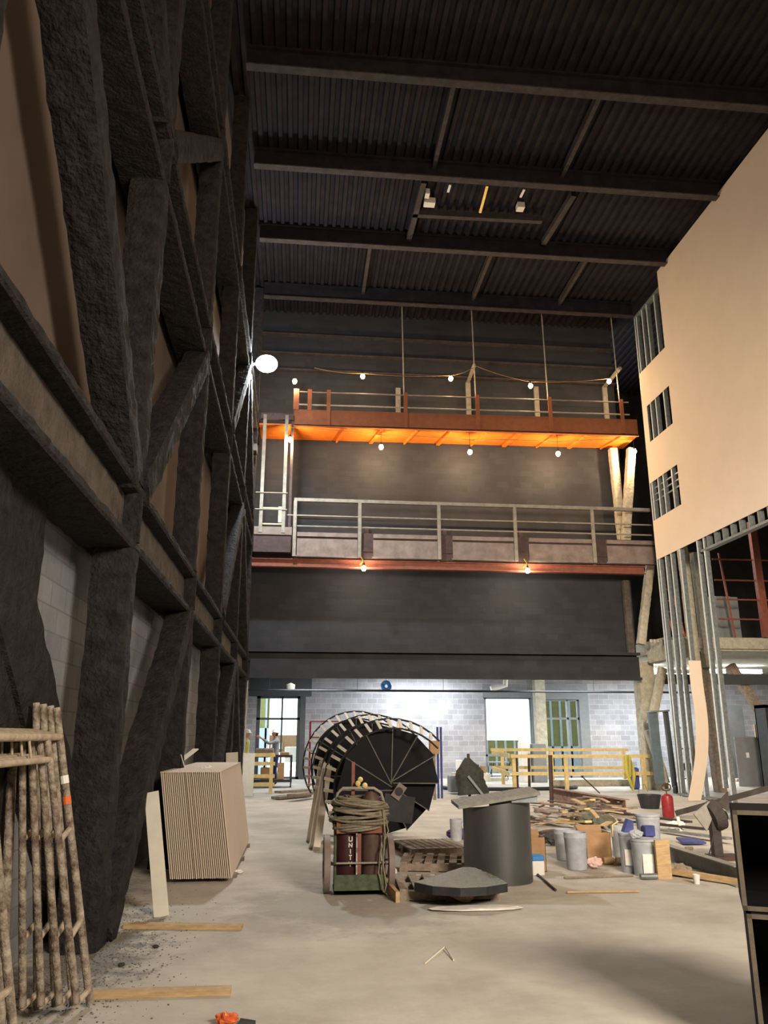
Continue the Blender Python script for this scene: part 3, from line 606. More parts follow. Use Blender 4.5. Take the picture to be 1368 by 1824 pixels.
# timber guard rails
def guard(posts, rails, l, nm='timber_railing'):
    t = thing(nm, l, 'railing', (posts[0][0], posts[0][1], 0))
    for (x_, y_, z_) in posts: MB().bb(x_ - .05, x_ + .05, y_ - .05, y_ + .05, 0, z_).build('post', 'woodyel', t)
    for a_, b_ in rails: MB().bar(a_, b_, .04, .10).build('rail', 'woodyel', t)
zt_, zm_ = AY(1000, 1347, 24.8).z, AY(1000, 1378, 24.8).z
zr_, zq_ = AY(1000, 1335.5, 27.8).z, AY(1000, 1367, 27.8).z
guard([(6.6, 25.0, zt_ + .06), (8.15, 24.75, zt_ + .06), (10.55, 24.6, zt_ + .06)],
      [((6.5, 24.93, zt_), (10.75, 24.55, zt_)), ((6.5, 24.93, zm_), (10.8, 24.55, zm_))], 'front yellow timber guard rail round the floor opening')
guard([(7.0, 28.0, 1.1), (8.7, 27.9, 1.1), (11.1, 27.5, 1.1)],
      [((6.6, 28.0, zr_), (11.3, 27.5, zr_)), ((6.6, 28.0, zq_), (11.3, 27.5, zq_))], 'rear yellow timber guard rail round the floor opening')
for z in (1.0, .47): one(MB().bar((6.45, 24.95, z), (6.65, 28.0, z + .04), .04, .13), 'side_rail', 'woodyel', 'short %s side rail joining the two guard rails' % ('top' if z > .9 else 'lower'), 'rail')
guard([(-.72, 24.2, 1.12)], [((-1.75, 24.22, 1.06), (-.62, 24.22, 1.06)), ((-1.75, 24.22, .82), (-.62, 24.22, .82)), ((-1.75, 24.22, .48), (-.62, 24.22, .48)), ((-1.75, 24.22, .25), (-.62, 24.22, .25))], 'short yellow timber barrier beside the left column')
one(MB().bar((-1.42, 23.3, 0), (-1.42, 23.62, 1.12), .5, .02, up=(0, 1, 0)), 'leaning_board', 'offwhite', 'off white board leaning on the short timber barrier', 'board')
arc = [Vector((6.6 + 2.1 * math.cos(a_), 25.6 + .9 * math.sin(a_), .05)) for a_ in [math.pi * (.95 + i / 18) * 1.0 for i in range(20)]]
one(MB().tube(arc, .06, 6), 'curved_edge', 'darksteel', 'curved dark steel edge on the floor inside the guard rails', 'edge strip')
one(MB().bb(8.3, 11.2, 26.6, 26.9, 0, .2), 'concrete_kerb', 'cream', 'low concrete kerb between the guard rails', 'kerb')
for (xp, yt, xb, yb, l) in ((919, 1343, 922, 1407, 'left'), (942, 1343, 943, 1402, 'middle'), (980, 1345, 983, 1437, 'nearest, right')):
    b_ = AZ(xb, yb); a = AY(xp, yt, b_.y); one(MB().tube([b_, a], .045 if xb < 980 else .05), 'steel_post', 'rustpost', 'thin dark steel post standing before the guard rails, %s' % l, 'post', 'dark posts before the guard rails')
# rear-room clutter
hx = AY(1125, 1375, 24.3)
one(MB().tube([(hx.x - .1, 24.4, 1.0), (hx.x - .14, 24.3, .5), (hx.x, 24.3, .05), (hx.x + .1, 24.35, .5), (hx.x + .02, 24.4, 1.0), (hx.x - .05, 24.35, .4)], .06), 'yellow_hose', 'yellow', 'yellow hose hung on the right end of the guard rail', 'hose')
one(MB().bb(hx.x + .25, hx.x + .5, 24.9, 25.2, 0, .65, .05), 'blue_sack', 'blue', 'dark blue sack beyond the yellow hose', 'sack')
for i, (x_, z_, hh, mm, l) in enumerate(((11.2, .28, .3, 'offwhite', 'pale'), (11.45, .25, .28, 'wood', 'brown'))):
    one(MB().bb(x_ - .1, x_ + .12, 25.2, 25.4, 0, hh, .01), 'timber_offcut', mm, '%s timber offcut beside the right column' % l, 'offcut')
fc = thing('steel_door_frame', 'blue grey steel door frame standing against the studs', 'door frame', AZ(1185, 1402))
a, b_ = AZ(1176, 1400), AZ(1204, 1404); Yf = 23.2
p0, p1, q0, q1 = AY(1176, 1396, Yf), AY(1161, 1268, Yf), AY(1202, 1402, Yf), AY(1185, 1266, Yf)
MB().bar(p0, p1, .26, .12).build('jamb', 'teal', fc); MB().bar(q0, q1, .12, .12).build('jamb', 'doorframe', fc); MB().bar(p1 + Vector((-.1, 0, 0)), q1 + Vector((.06, 0, 0)), .3, .05).build('head', 'galv', fc)
sd = AY(1210, 1330, 23.8)
# shelf-like bits behind studs
sh = thing('metal_trestle', 'small silver trestle behind the studs near the red fuel can', 'trestle', (sd.x, 23.8, 0))
for dx in (-.1, .15, .4): MB().bb(sd.x + dx, sd.x + dx + .03, 23.8, 23.83, 0, 1.8 if dx < .3 else .75).build('leg', 'galv', sh)
for z in (.35, .6, 1.2, 1.8): MB().bb(sd.x - .1, sd.x + .43, 23.8, 23.84, z, z + .04).build('rail', 'galv', sh)
one(MB().bb(sd.x + .02, sd.x + .22, 23.4, 23.7, .62, .82, .02), 'tool_case', 'darksteel', 'small black case on the silver trestle', 'case')
p = AZ(1210, 1414); one(MB().bb(p.x - .09, p.x + .12, p.y, p.y + .2, 0, .2, .01), 'small_black_box', 'darksteel', 'small black box on the floor before the trestle', 'box')
for (x0, x1, yt, Y, m_, l) in ((1293, 1322, 1255, 29.5, 'greydoor', 'tall grey steel panel behind the mezzanine posts'), (1308, 1362, 1313, 26.0, 'greydoor', 'wide grey door standing under the mezzanine')):
    a = AY(x0, yt, Y); b_ = AY(x1, yt, Y)
    dd = thing('loose_door', l, 'door', ((a.x + b_.x) / 2, Y, 0)); MB().bb(a.x, b_.x, Y, Y + .05, 0, a.z, .005).build('leaf', m_, dd)
    if Y < 27: c_ = AY(1332, 1345, Y - .01); MB().bb(c_.x - .05, c_.x + .05, Y - .012, Y, c_.z - .08, c_.z + .08).build('label_plate', 'white', dd)
a = AY(1345, 1290, 27.5); one(MB().bb(a.x - .03, a.x + .03, 27.5, 27.55, 0, a.z, .005), 'yellow_prop', 'wood', 'slim orange prop beside the grey doors', 'prop')
a = AY(1362, 1255, 23.6); tt = thing('dark_cabinet', 'dark open steel cabinet at the right edge under the mezzanine', 'cabinet', (a.x + .2, 23.6, 0))
MB().bb(a.x, a.x + .1, 23.6, 24.2, 0, a.z).build('side_panel', 'darksteel', tt); MB().bb(a.x, a.x + 1.2, 23.6, 24.2, a.z - .1, a.z).build('top_panel', 'darksteel', tt); MB().bb(a.x, a.x + 1.2, 24.15, 24.2, 0, a.z).build('back_panel', 'blackbox', tt)
p = AZ(1345, 1392); one(MB().bb(p.x - .7, p.x + .5, p.y, p.y + .3, 0, .1, .02), 'pink_insulation', 'pink', 'flat pink insulation on the floor before the grey door', 'insulation')
# row of low boxes along the far wall
labs = ['white box leaning by the far wall, left', 'long low pale block pile by the far wall', 'second white box by the far wall', 'dark bottle shaped can by the far wall', 'small brown box by the far wall', 'grey bench base under the brightest opening']
for (x0, x1, y0, y1, Y, m_), l in zip(((814, 824, 1354, 1372, 30, 'white'), (806, 870, 1376, 1387, 30, 'cream'), (830, 840, 1352, 1372, 30.3, 'white'), (848, 854, 1362, 1376, 29.8, 'darksteel'), (858, 866, 1364, 1377, 29.8, 'card'), (870, 905, 1385, 1392, 30, 'offwhite')), labs):
    a = AY(x0, y0, Y); b_ = AY(x1, y1, Y); one(MB().bb(a.x, b_.x, Y, Y + .3, max(0, b_.z - (0.0)) if b_.z > .1 and y1 < 1380 else 0, a.z, .01), 'storage_box', m_, l, 'box')
one(MB().bb(AY(812, 1376, 30).x, AY(870, 1376, 30).x, 29.7, 30.4, 0, AY(812, 1377, 30).z, .01), 'low_bench', 'offwhite', 'low pale bench carrying small boxes by the far wall', 'bench')
tb = thing('folding_table', 'folding table in the brightest opening', 'table', (AY(892, 1385, 31).x, 31, 0))
a = AY(872, 1357, 31); b_ = AY(905, 1357, 31); MB().bb(a.x, b_.x, 30.8, 31.5, a.z - .04, a.z).build('tabletop', 'greydoor', tb)
for xx in (a.x + .05, b_.x - .05): MB().bar((xx, 30.9, 0), (xx + .1, 31.4, a.z), .03, .03).build('leg', 'darksteel', tb); MB().bar((xx, 31.4, 0), (xx + .1, 30.9, a.z), .03, .03).build('leg', 'darksteel', tb)
a = AY(927, 1322, 29); one(MB().bb(a.x - .0, a.x + .35, 29, 29.4, 0, a.z, .01), 'white_carton', 'white', 'pale carton behind the guard rail, left of the grey one', 'carton')
a = AY(960, 1325, 28.8); one(MB().bb(a.x - .22, a.x + .25, 28.8, 29.3, 0, a.z, .01), 'grey_carton', 'greydoor', 'tall grey carton behind the guard rail', 'carton')

# draped dark coat on a stand
b0 = AZ(838, 1420); Yc = b0.y
d = thing('draped_stand', 'dark coat draped over a stand beyond the spiral stair', 'stand', (b0.x, Yc, 0))
m = MB(); pr = []
for i in range(9):
    t_ = i / 8; z = 0.12 + 0.85 * (1 - t_) + 0.02
    pr.append(z)
rings = []
for i in range(10):
    t_ = i / 9; z = 1.0 - t_ * .93; wd = .06 + .26 * min(1, t_ * 3) + .1 * t_; xo = .12 * t_
    rings.append([m.bm.verts.new((b0.x - .05 + xo + wd * math.cos(a_) * (1 + .12 * math.sin(5 * a_ + i)), Yc + .22 * (0.5 + t_ * .5) * math.sin(a_), z + .02 * math.sin(3 * a_))) for a_ in [j * math.pi / 10 for j in range(20)]])
for A, B in zip(rings, rings[1:]):
    for j in range(20): m.bm.faces.new((A[j], A[(j + 1) % 20], B[(j + 1) % 20], B[j]))
m.bm.faces.new(rings[0][::-1]); m.build('coat', 'coat', d, True)
MB().tube([(b0.x - .02, Yc, 0), (b0.x - .03, Yc, 1.12)], .04).build('pole', 'rustpost', d)
MB().bar((b0.x - .1, Yc - .25, .55), (b0.x + .3, Yc - .3, .05), .05, .06).build('strut', 'greydoor', d)
p = AZ(815, 1415); one(MB().bb(p.x - .2, p.x + .25, p.y, p.y + .5, 0.05, .5, .03), 'grey_machine', 'greydoor', 'low grey machine just right of the spiral stair', 'machine')

# cart with tools and the two workers
ct = thing('tool_cart', 'dark steel work cart behind the short timber barrier', 'cart', (-.75, 27.3, 0))
y0, y1, x0, x1 = 27.0, 27.7, -1.4, -.15
MB().bb(x0, x1, y0, y1, .92, .99).build('top_shelf', 'darksteel', ct); MB().bb(x0, x1, y0, y1, .16, .24).build('bottom_shelf', 'darksteel', ct)
for xx in (x0 + .03, x1 - .03):
    for yy in (y0 + .03, y1 - .03):
        MB().bb(xx - .035, xx + .035, yy - .035, yy + .035, .16, .95).build('upright', 'darksteel', ct)
        MB().lathe((xx, yy, .07), [(0, -.02), (.07, -.02), (.07, .02), (0, .02)], 12, Matrix.Rotation(math.pi / 2, 3, 'Y')).build('caster', 'darksteel', ct)
one(MB().bb(-.55, -.25, 27.1, 27.5, .99, 1.08, .01), 'wood_tray', 'wood', 'wooden tray on the right of the work cart', 'tray')
one(MB().bb(-1.15, -.8, 27.1, 27.5, .24, .6, .01), 'carton_box', 'card', 'cardboard carton on the bottom shelf of the work cart', 'carton')
one(MB().bb(-1.35, -.75, 27.1, 27.5, .99, 1.2, .03), 'tool_box', 'woodgrey', 'brown toolbox on the left of the work cart', 'toolbox')
one(MB().bb(-.62, -.4, 27.1, 27.4, .24, .75, .01), 'carton_box', 'wood', 'upright tan carton on the right of the cart shelf', 'carton')

def person(name, label, loc, rz, arms, hidden=False, shirt='shirt', trous='jeans', vest=False, lookup=0.0, ht=1.75):
    root = thing('person', label, 'person', (0, 0, 0)); k = ht / 1.75
    V = {}; E = []; R = {}
    def v(n, p, r): V[n] = Vector(p) * k; R[n] = r * k
    v('pel', (0, 0, .95), .15); v('waist', (0, .0, 1.1), .135); v('chest', (0, .0, 1.30), .165); v('ub', (0, 0, 1.42), .12); v('neck', (0, 0, 1.50), .055); v('hd', (0, -.02 - lookup * .1, 1.60), .075)
    E += [('pel', 'waist'), ('waist', 'chest'), ('chest', 'ub'), ('ub', 'neck'), ('neck', 'hd')]
    for s, n in ((-1, 'l'), (1, 'r')):
        v('hip' + n, (s * .09, 0, .9), .10); v('kn' + n, (s * .10, -.03, .5), .065); v('an' + n, (s * .11, .02, .1), .042); v('ft' + n, (s * .12, -.14, .04), .038)
        E += [('pel', 'hip' + n), ('hip' + n, 'kn' + n), ('kn' + n, 'an' + n), ('an' + n, 'ft' + n)]
        sh_ = Vector((s * .19, 0, 1.40)); el, wr, ha = [Vector(q) for q in arms[n]]
        v('sh' + n, sh_, .062); v('el' + n, el, .045); v('wr' + n, wr, .03); v('ha' + n, ha, .034)
        E += [('ub', 'sh' + n), ('sh' + n, 'el' + n), ('el' + n, 'wr' + n), ('wr' + n, 'ha' + n)]
        d_ = (ha - wr).normalized(); side = d_.cross(Vector((1, 0, .2))).normalized()
        for f_ in range(4):
            off = side * (f_ - 1.5) * .021; Lf = (.07, .082, .078, .06)[f_]
            v('f%s%da' % (n, f_), ha + off + d_ * .03, .0095); v('f%s%db' % (n, f_), ha + off + d_ * (.03 + Lf * .5), .0088); v('f%s%dc' % (n, f_), ha + off * 1.05 + d_ * (.03 + Lf * .9) + Vector((0, 0, -.012)), .0078)
            E += [('ha' + n, 'f%s%da' % (n, f_)), ('f%s%da' % (n, f_), 'f%s%db' % (n, f_)), ('f%s%db' % (n, f_), 'f%s%dc' % (n, f_))]
        v('t%sa' % n, ha - side * .045, .011); v('t%sb' % n, ha - side * .062 + d_ * .035, .009); E += [('ha' + n, 't%sa' % n), ('t%sa' % n, 't%sb' % n)]
    names = list(V); me = bpy.data.meshes.new('body'); me.from_pydata([V[n] for n in names], [(names.index(a_), names.index(b_)) for a_, b_ in E], [])
    o = bpy.data.objects.new('body', me); COL.objects.link(o)
    md = o.modifiers.new('skin', 'SKIN'); md.use_smooth_shade = True; o.modifiers.new('sub', 'SUBSURF').levels = 1
    for i, n in enumerate(names):
        sv = me.skin_vertices[0].data[i]; sv.radius = (R[n], R[n] * (.72 if n in ('chest', 'ub', 'waist', 'pel') else 1)); sv.use_root = (n == 'pel')
    dg = bpy.context.evaluated_depsgraph_get(); ev = o.evaluated_get(dg); fm = bpy.data.meshes.new_from_object(ev)
    bpy.data.objects.remove(o)
    body = bpy.data.objects.new('body', fm); COL.objects.link(body); body.parent = root; fm.materials.clear(); fm.materials.append(M['skin'])
    for p_ in fm.polygons: p_.use_smooth = True
    ORG[body.name] = Vector((0, 0, 0))
    fm.update()
    armd = {n: [V['sh' + n], V['el' + n], V['wr' + n]] for n in 'lr'}
    def cloth(nm, m_, keep, off):
        bm = bmesh.new(); bm.from_mesh(fm)
        bm.normal_update()
        dele = [f_ for f_ in bm.faces if not keep(f_.calc_center_median())]
        bmesh.ops.delete(bm, geom=dele, context='FACES')
        for vv in bm.verts: vv.co += vv.normal * off
        g = MB(); g.bm.free(); g.bm = bm; g.build(nm, m_, root, 'all')
    def nearhand(c_): return any((c_ - V['ha' + n]).length < .15 * k or (c_ - V['wr' + n]).length < .06 * k for n in 'lr')
    cloth('shirt', shirt, lambda c_: .93 * k < c_.z and (c_.z < 1.47 * k or abs(c_.x) > .13 * k) and not nearhand(c_), .012)
    cloth('trousers', trous, lambda c_: .09 * k < c_.z < .97 * k and not nearhand(c_) and abs(c_.x) < .26 * k, .014)
    cloth('boots', 'boot', lambda c_: c_.z < .13 * k, .018)
    if vest: cloth('vest', 'vest', lambda c_: .98 * k < c_.z < 1.45 * k and abs(c_.x) < .19 * k and abs(c_.x) > .02, .03)
    # head
    Rm = Matrix.Rotation(-lookup, 3, 'X'); hc = V['hd'] + Rm @ Vector((0, 0, .03))
    hd = MB(); hd.ball((0, 0, 0), .1, .78, .98, 1.2, 12)
    for vv in hd.bm.verts:
        c_ = vv.co
        if c_.z < -.02: c_.x *= 1 - .9 * (-c_.z - .02) * 2; c_.y = c_.y * (1 - (-c_.z - .02) * 1.5) - .008
        if c_.y < -.07 and abs(c_.x) < .02 and -.035 < c_.z < .012: c_.y -= .024
        if c_.y < -.06 and .012 < c_.z < .03 and .015 < abs(c_.x) < .05: c_.y += .008
    for s in (-1, 1): hd.ball((s * .079, .005, -.005), .02, .4, .9, 1.5, 5)
    for vv in hd.bm.verts: vv.co = hc + Rm @ vv.co
    hd.build('head', 'skin', root, 'all')
    ey = MB()
    for s in (-1, 1): ey.ball(hc + Rm @ Vector((s * .03, -.085, .018)), .011, 1, .7, .8, 5)
    ey.build('eyes', 'hair', root); MB().ball(hc + Rm @ Vector((0, -.088, -.052)), .02, 1, .3, .3, 5).build('mouth', 'primer', root)
    hr = MB(); hr.ball((0, .018, .012), .1, .85, .96, 1.1, 10)
    bmesh.ops.delete(hr.bm, geom=[f_ for f_ in hr.bm.faces if f_.calc_center_median().y < -.01 or f_.calc_center_median().z < -.07], context='FACES')
    for vv in hr.bm.verts: vv.co = hc + Rm @ vv.co
    hr.build('hair', 'hair', root, 'all')
    ht_ = MB(); ht_.lathe((0, 0, .045), [(.150, -.012), (.152, 0), (.118, .012), (.112, .05), (.085, .09), (.04, .108), (0, .112)], 20)
    for vv in ht_.bm.verts: vv.co = Vector((vv.co.x * .92, vv.co.y * 1.12 - .005, vv.co.z)); vv.co = hc + Rm @ vv.co
    ht_.build('hard_hat', 'hat', root, 'all')
    root.location = loc; root.rotation_euler = (0, 0, rz)
# facing -Y in local space
person('w', 'person in white hard hat and yellow hi-vis vest standing beside the left column', (-1.62, 26.4, 0), math.radians(80), {'l': [(-.26, .02, 1.12), (-.24, -.12, .9), (-.23, -.17, .84)], 'r': [(.26, .02, 1.12), (.24, -.12, .9), (.23, -.17, .84)]}, shirt='tan', vest=True, ht=1.76)
person('w', 'person in white hard hat and grey shirt reaching up by the work cart', (-.72, 28.2, 0), math.radians(-78), {'l': [(-.38, .05, 1.15), (-.3, -.2, 1.1), (-.27, -.28, 1.1)], 'r': [(.30, -.28, 1.32), (.28, -.52, 1.48), (.27, -.60, 1.53)]}, lookup=.15, ht=1.78)

# ------------------------------------------------------------------ spiral stair lying on its side
ax0, ax1 = Vector((1.36, 11.3, .885)), Vector((1.06, 14.9, 1.10)); axd = (ax1 - ax0).normalized()
U = axd.cross(Vector((0, 0, 1))).normalized(); Wv = U.cross(axd).normalized()      # U to the right, Wv up
st = thing('spiral_stair', 'black steel spiral stair lying on its side', 'spiral stair', (1.3, 12.8, 0))
def sp(r, a_, s_): return ax0 + axd * s_ + U * (r * math.cos(a_)) + Wv * (r * math.sin(a_))
pitch_ = 1.7; NT = 29; RT = .80; st0 = math.radians(-150)
for i in range(NT):
    a0 = st0 - i * math.radians(30) * 1.0; a1 = a0 - math.radians(31); s_ = i * pitch_ / 12
    pl = MB(); n_in = .05
    poly = [sp(n_in, a0, s_), sp(RT, a0, s_), sp(RT, a1, s_), sp(n_in, a1, s_)]
    pl.prism(poly, axd * .01)
    pl.build('tread', 'treadblack', st)
    lip = MB(); lip.bar(sp(n_in, a1, s_ - .008), sp(RT, a1, s_ - .008), .016, .014, up=axd); lip.build('tread_nosing', 'nosing', st)
MB().tube([ax0 - axd * .12, ax0 + axd * (NT * pitch_ / 12 + .2)], .055, 14).build('centre_pole', 'darksteel', st, True)
hb = MB(); hb.box(ax0 - axd * .1, (.13, .02, .2), Matrix((U, axd, Wv)).transposed() @ Matrix.Rotation(math.radians(35), 3, 'Y')); hb.build('hub_plate', 'pinkgrey', st)
bp = MB(); c0 = ax0 - axd * .08 - Wv * .22; bp.box(c0, (.42, .012, .34), Matrix((U, axd, Wv)).transposed() @ Matrix.Rotation(math.radians(8), 3, 'Y')); bp.build('base_plate', 'darksteel', st)
for turn in range(3):
    sb = turn * pitch_ * .95
    n_ = 17
    angs = [math.radians(42 + 173 * q / n_) for q in range(n_ + 1)]
    sl = lambda q: sb + .1 + .45 * q / n_
    for (ds, R_) in ((.0, .80), (.26, .92)):
        MB().tube([sp(R_, angs[q], sl(q) + ds) for q in range(n_ + 1)], .015, 6).build('rim_bar', 'darksteel', st)
    for q in range(1, n_, 1 if turn else 1):
        if q % 1 == 0: MB().bar(sp(.80, angs[q], sl(q)), sp(.92, angs[q], sl(q) + .26), .042, .012, up=(sp(1, angs[q], 0) - sp(0, angs[q], 0))).build('rim_slat', 'offwhite', st)
for i, (bx0, tx, yb_) in enumerate(((551, 573, 1500), (556, 580, 1512), (563, 584, 1516))):
    b_ = AZ(bx0, yb_); tp = AY(tx, 1362 + 4 * i, b_.y + .5); tp.z = min(tp.z, 1.35)
    t = MB(); t.bar(b_ + Vector((0, 0, .01)), tp, .10, .3, up=(0, 1, 0), bev=.004); one(t, 'door_blank', 'offwhite', 'off white plank leaning on the spiral stair, %s of three' % ('left', 'middle', 'right')[i], 'plank', 'planks leaning on the spiral stair')

# ------------------------------------------------------------------ gas cylinder cart
Y = 9.2
gc = thing('cylinder_cart', 'rusty green two wheeled cart for gas cylinders', 'cart', (.68, Y, 0))
for xx in (.345, 1.02):
    w_ = MB(); w_.lathe((xx, Y, .285), [(.24, -.035), (.285, -.03), (.285, .03), (.24, .035), (.24, -.035)], 28, Matrix.Rotation(math.pi / 2, 3, 'Y'))
    wo = w_.build('wheel', 'pinkgrey', gc, True)
    sp_ = MB()
    for q in range(4): sp_.bar((xx, Y - .24 * math.cos(q * math.pi / 4), .285 - .24 * math.sin(q * math.pi / 4)), (xx, Y + .24 * math.cos(q * math.pi / 4), .285 + .24 * math.sin(q * math.pi / 4)), .02, .02)
    sp_.build('spokes', 'rustpost', wo)
MB().tube([(.35, Y, .285), (1.02, Y, .285)], .02).build('axle', 'railcream', gc)
b_ = MB(); b_.bb(.42, .96, Y - .2, Y - .18, .03, .2); b_.bb(.42, .96, Y - .2, Y + .22, .03, .05); b_.build('base_tray', 'green', gc)
for xx in (.43, .95): MB().tube([(xx, Y - .1, .05), (xx, Y - .06, .9)], .016).build('frame_upright', 'green', gc)
MB().tube([(.43, Y - .06, .9), (.45, Y - .08, 1.0), (.50, Y - .1, 1.05), (.84, Y - .1, 1.05), (.92, Y - .08, 1.0), (.95, Y - .06, .9)], .016).build('handle', 'railcream', gc, True)
MB().bb(.44, .94, Y - .16, Y - .14, .60, .72).build('cross_plate', 'primer', gc)
MB().bb(.665, .70, Y - .16, Y - .14, .1, .62).build('centre_bar', 'primer', gc)
MB().tube([(.44, Y - .17, .31), (.95, Y - .17, .31)], .01).build('restraint_bar', 'railcream', gc)
ca_ = thing('gas_cylinder', 'dark maroon gas cylinder with white lettering in the cart', 'gas cylinder', (.54, Y - .01, .05))
MB().lathe((.55, Y - .01, .055), [(0, 0), (.1, 0), (.108, .02), (.108, .72), (.09, .8), (.04, .86), (.03, .92), (0, .92)], 22).build('cylinder_body', 'darkred', ca_, True)
cb_ = thing('gas_cylinder', 'brown gas cylinder in the right of the cart', 'gas cylinder', (.82, Y - .01, .05))
MB().lathe((.82, Y - .01, .055), [(0, 0), (.1, 0), (.108, .02), (.108, .80), (.09, .9), (.04, .96), (.03, 1.0), (0, 1.0)], 22).build('cylinder_body', 'browncyl', cb_, True)
txt = MB()
G = {'U': [((0, 1), (0, 0)), ((0, 0), (1, 0)), ((1, 0), (1, 1))], 'N': [((0, 0), (0, 1)), ((0, 1), (1, 0)), ((1, 0), (1, 1))], 'I': [((.5, 0), (.5, 1))], 'T': [((0, 1), (1, 1)), ((.5, 1), (.5, 0))], 'Y': [((0, 1), (.5, .5)), ((1, 1), (.5, .5)), ((.5, .5), (.5, 0))]}
for k_, ch in enumerate('UNITY'):
    z0 = .52 - k_ * .062
    for (a_, b2) in G[ch]: txt.bar((.575 + a_[0] * .032, Y - .121, z0 + a_[1] * .045), (.575 + b2[0] * .032, Y - .121, z0 + b2[1] * .045), .004, .009, up=(0, 0, 1) if a_[0] != b2[0] else (1, 0, 0))
txt.build('lettering', 'letter', ca_)
rg = thing('gas_regulator', 'pair of brass gauges on the cylinder valves', 'regulator', (.72, Y, .95))
for (x_, z_) in ((.665, 1.10), (.69, 1.14), (.74, 1.08)):
    MB().lathe((x_, Y - .12, z_), [(0, -.015), (.028, -.015), (.028, .01), (0, .012)], 14, Matrix.Rotation(math.pi / 2, 3, 'X')).build('gauge', 'brass', rg, True)
MB().tube([(.66, Y - .08, 1.06), (.80, Y - .05, 1.05), (.82, Y, 1.0)], .014).build('valve_block', 'brass', rg)
one(MB().bb(.60, .635, Y - .06, Y - .02, .98, 1.32), 'rust_bar', 'primer', 'upright rusty bar behind the gauges', 'bar')
hs = MB(); pts = []
for i in range(26 * 24):
    a_ = i / 24 * 2 * math.pi; tt_ = i / (26 * 24); rr = 1 + .06 * math.sin(i * .7) + .05 * math.sin(i * .13)
    z_ = .79 + .135 * math.cos(tt_ * math.pi * 5.3) + .03 * math.sin(a_ + tt_ * 14)
    pts.append((.69 + .30 * rr * math.cos(a_) * (1 - .14 * (abs(z_ - .78) / .15) ** 2), Y - .05 + (.17 + .03 * math.sin(tt_ * 17)) * rr * math.sin(a_), z_))
hs.tube(pts, .0135, 6)
hs.tube([(.93, Y - .17, .86), (.95, Y - .2, .6), (.93, Y - .2, .3), (.96, Y - .22, .1), (.94, Y - .24, .03)], .010, 6)
hs.tube([(.95, Y - .12, .8), (.99, Y - .16, .62), (.90, Y - .2, .42), (.88, Y - .22, .22), (.93, Y - .26, .04)], .008, 6)
one(hs, 'coiled_hose', 'hose', 'thick coil of dusty gas hose hung over the cylinder cart', 'hose', smooth='all')

# ------------------------------------------------------------------ rolled sheet, tread plate, pallets
cx0, cy0, rc = 2.34, 9.75, .39
cy_ = thing('rolled_sheet', 'upright cylinder of rolled grey sheet steel', 'steel cylinder', (cx0, cy0, 0))
m = MB()
ang = [math.radians(-205 + 7 * i) for i in range(43)]
for (ra, rb) in ((rc, rc - .012),):
    o0 = [m.bm.verts.new((cx0 + ra * math.cos(a_), cy0 + ra * math.sin(a_), 0)) for a_ in ang]; o1 = [m.bm.verts.new((cx0 + ra * math.cos(a_), cy0 + ra * math.sin(a_), .855 + .055 * math.cos(a_))) for a_ in ang]
    i0 = [m.bm.verts.new((cx0 + rb * math.cos(a_), cy0 + rb * math.sin(a_), 0)) for a_ in ang]; i1 = [m.bm.verts.new((cx0 + rb * math.cos(a_), cy0 + rb * math.sin(a_), .855 + .055 * math.cos(a_))) for a_ in ang]
    for j in range(len(ang) - 1):
        m.bm.faces.new((o0[j], o0[j + 1], o1[j + 1], o1[j])); m.bm.faces.new((i0[j + 1], i0[j], i1[j], i1[j + 1])); m.bm.faces.new((o1[j], o1[j + 1], i1[j + 1], i1[j]))
m.build('shell', 'sheet', cy_, True)
def tread_plate(poly, th, name, label, skirt='darksteel', zt=True):
    """flat steel tread: grey patterned top over a dark folded skirt"""
    c_ = sum((Vector(p_) for p_ in poly), Vector()) / len(poly)
    t = thing(name, label, 'steel tread', c_)
    nrm = (Vector(poly[1]) - Vector(poly[0])).cross(Vector(poly[2]) - Vector(poly[0])).normalized()
    if nrm.z < 0: nrm = -nrm
    MB().prism(poly, -nrm * th).build('skirt', skirt, t)
    tp = MB(); pp = [c_ + (Vector(p_) - c_) * .995 + nrm * .001 for p_ in poly]; tp.prism(pp, nrm * .004)
    # raised lozenge pattern
    mnx, mxx = min(p_.x for p_ in pp), max(p_.x for p_ in pp); mny, mxy = min(p_.y for p_ in pp), max(p_.y for p_ in pp)
    e1 = (pp[1] - pp[0]).normalized(); e2 = nrm.cross(e1)
    def inside(q):
        for a_, b_ in zip(pp, pp[1:] + pp[:1]):
            s_ = (b_ - a_).cross(q - a_).dot(nrm)
            sg.append(s_ > 0)
        r_ = all(sg[-len(pp):]) or not any(sg[-len(pp):]); return r_
    sg = []
    n1 = 0
    for i in range(-40, 41):
        for j in range(-40, 41):
            q = c_ + e1 * (i * .035 + (.0175 if j % 2 else 0)) + e2 * (j * .03) + nrm * .006
            if inside(q): tp.bar(q - (e1 + e2 * (1 if (i + j) % 2 else -1)).normalized() * .009, q + (e1 + e2 * (1 if (i + j) % 2 else -1)).normalized() * .009, .004, .003, up=nrm)
    tp.build('checker_plate', 'treadgrey', t)
    return t
A_ = [AY(814, 1437, 9.45), AY(838, 1432, 9.75), AY(957, 1408, 9.9), AY(950, 1414, 9.45), AY(818, 1441, 9.35)]
Zt = lambda px, py, z: AZ(px, py, z)
tread_plate([(1.80, 9.28, .845), (2.74, 9.28, .985), (2.74, 9.72, 1.015), (1.80, 9.72, .875)], .035, 'step_tread', 'pale tread plate lying across the top of the rolled sheet', 'treadgrey')
m = MB(); m.bb(2.42, 2.72, 9.33, 9.37, .87, .94); one(m, 'tread_bracket', 'galv', 'small steel bracket under the right end of the upper tread plate', 'bracket')
z = .20
def Zp(px, py, zz_): v_ = AZ(px, py, zz_); return v_
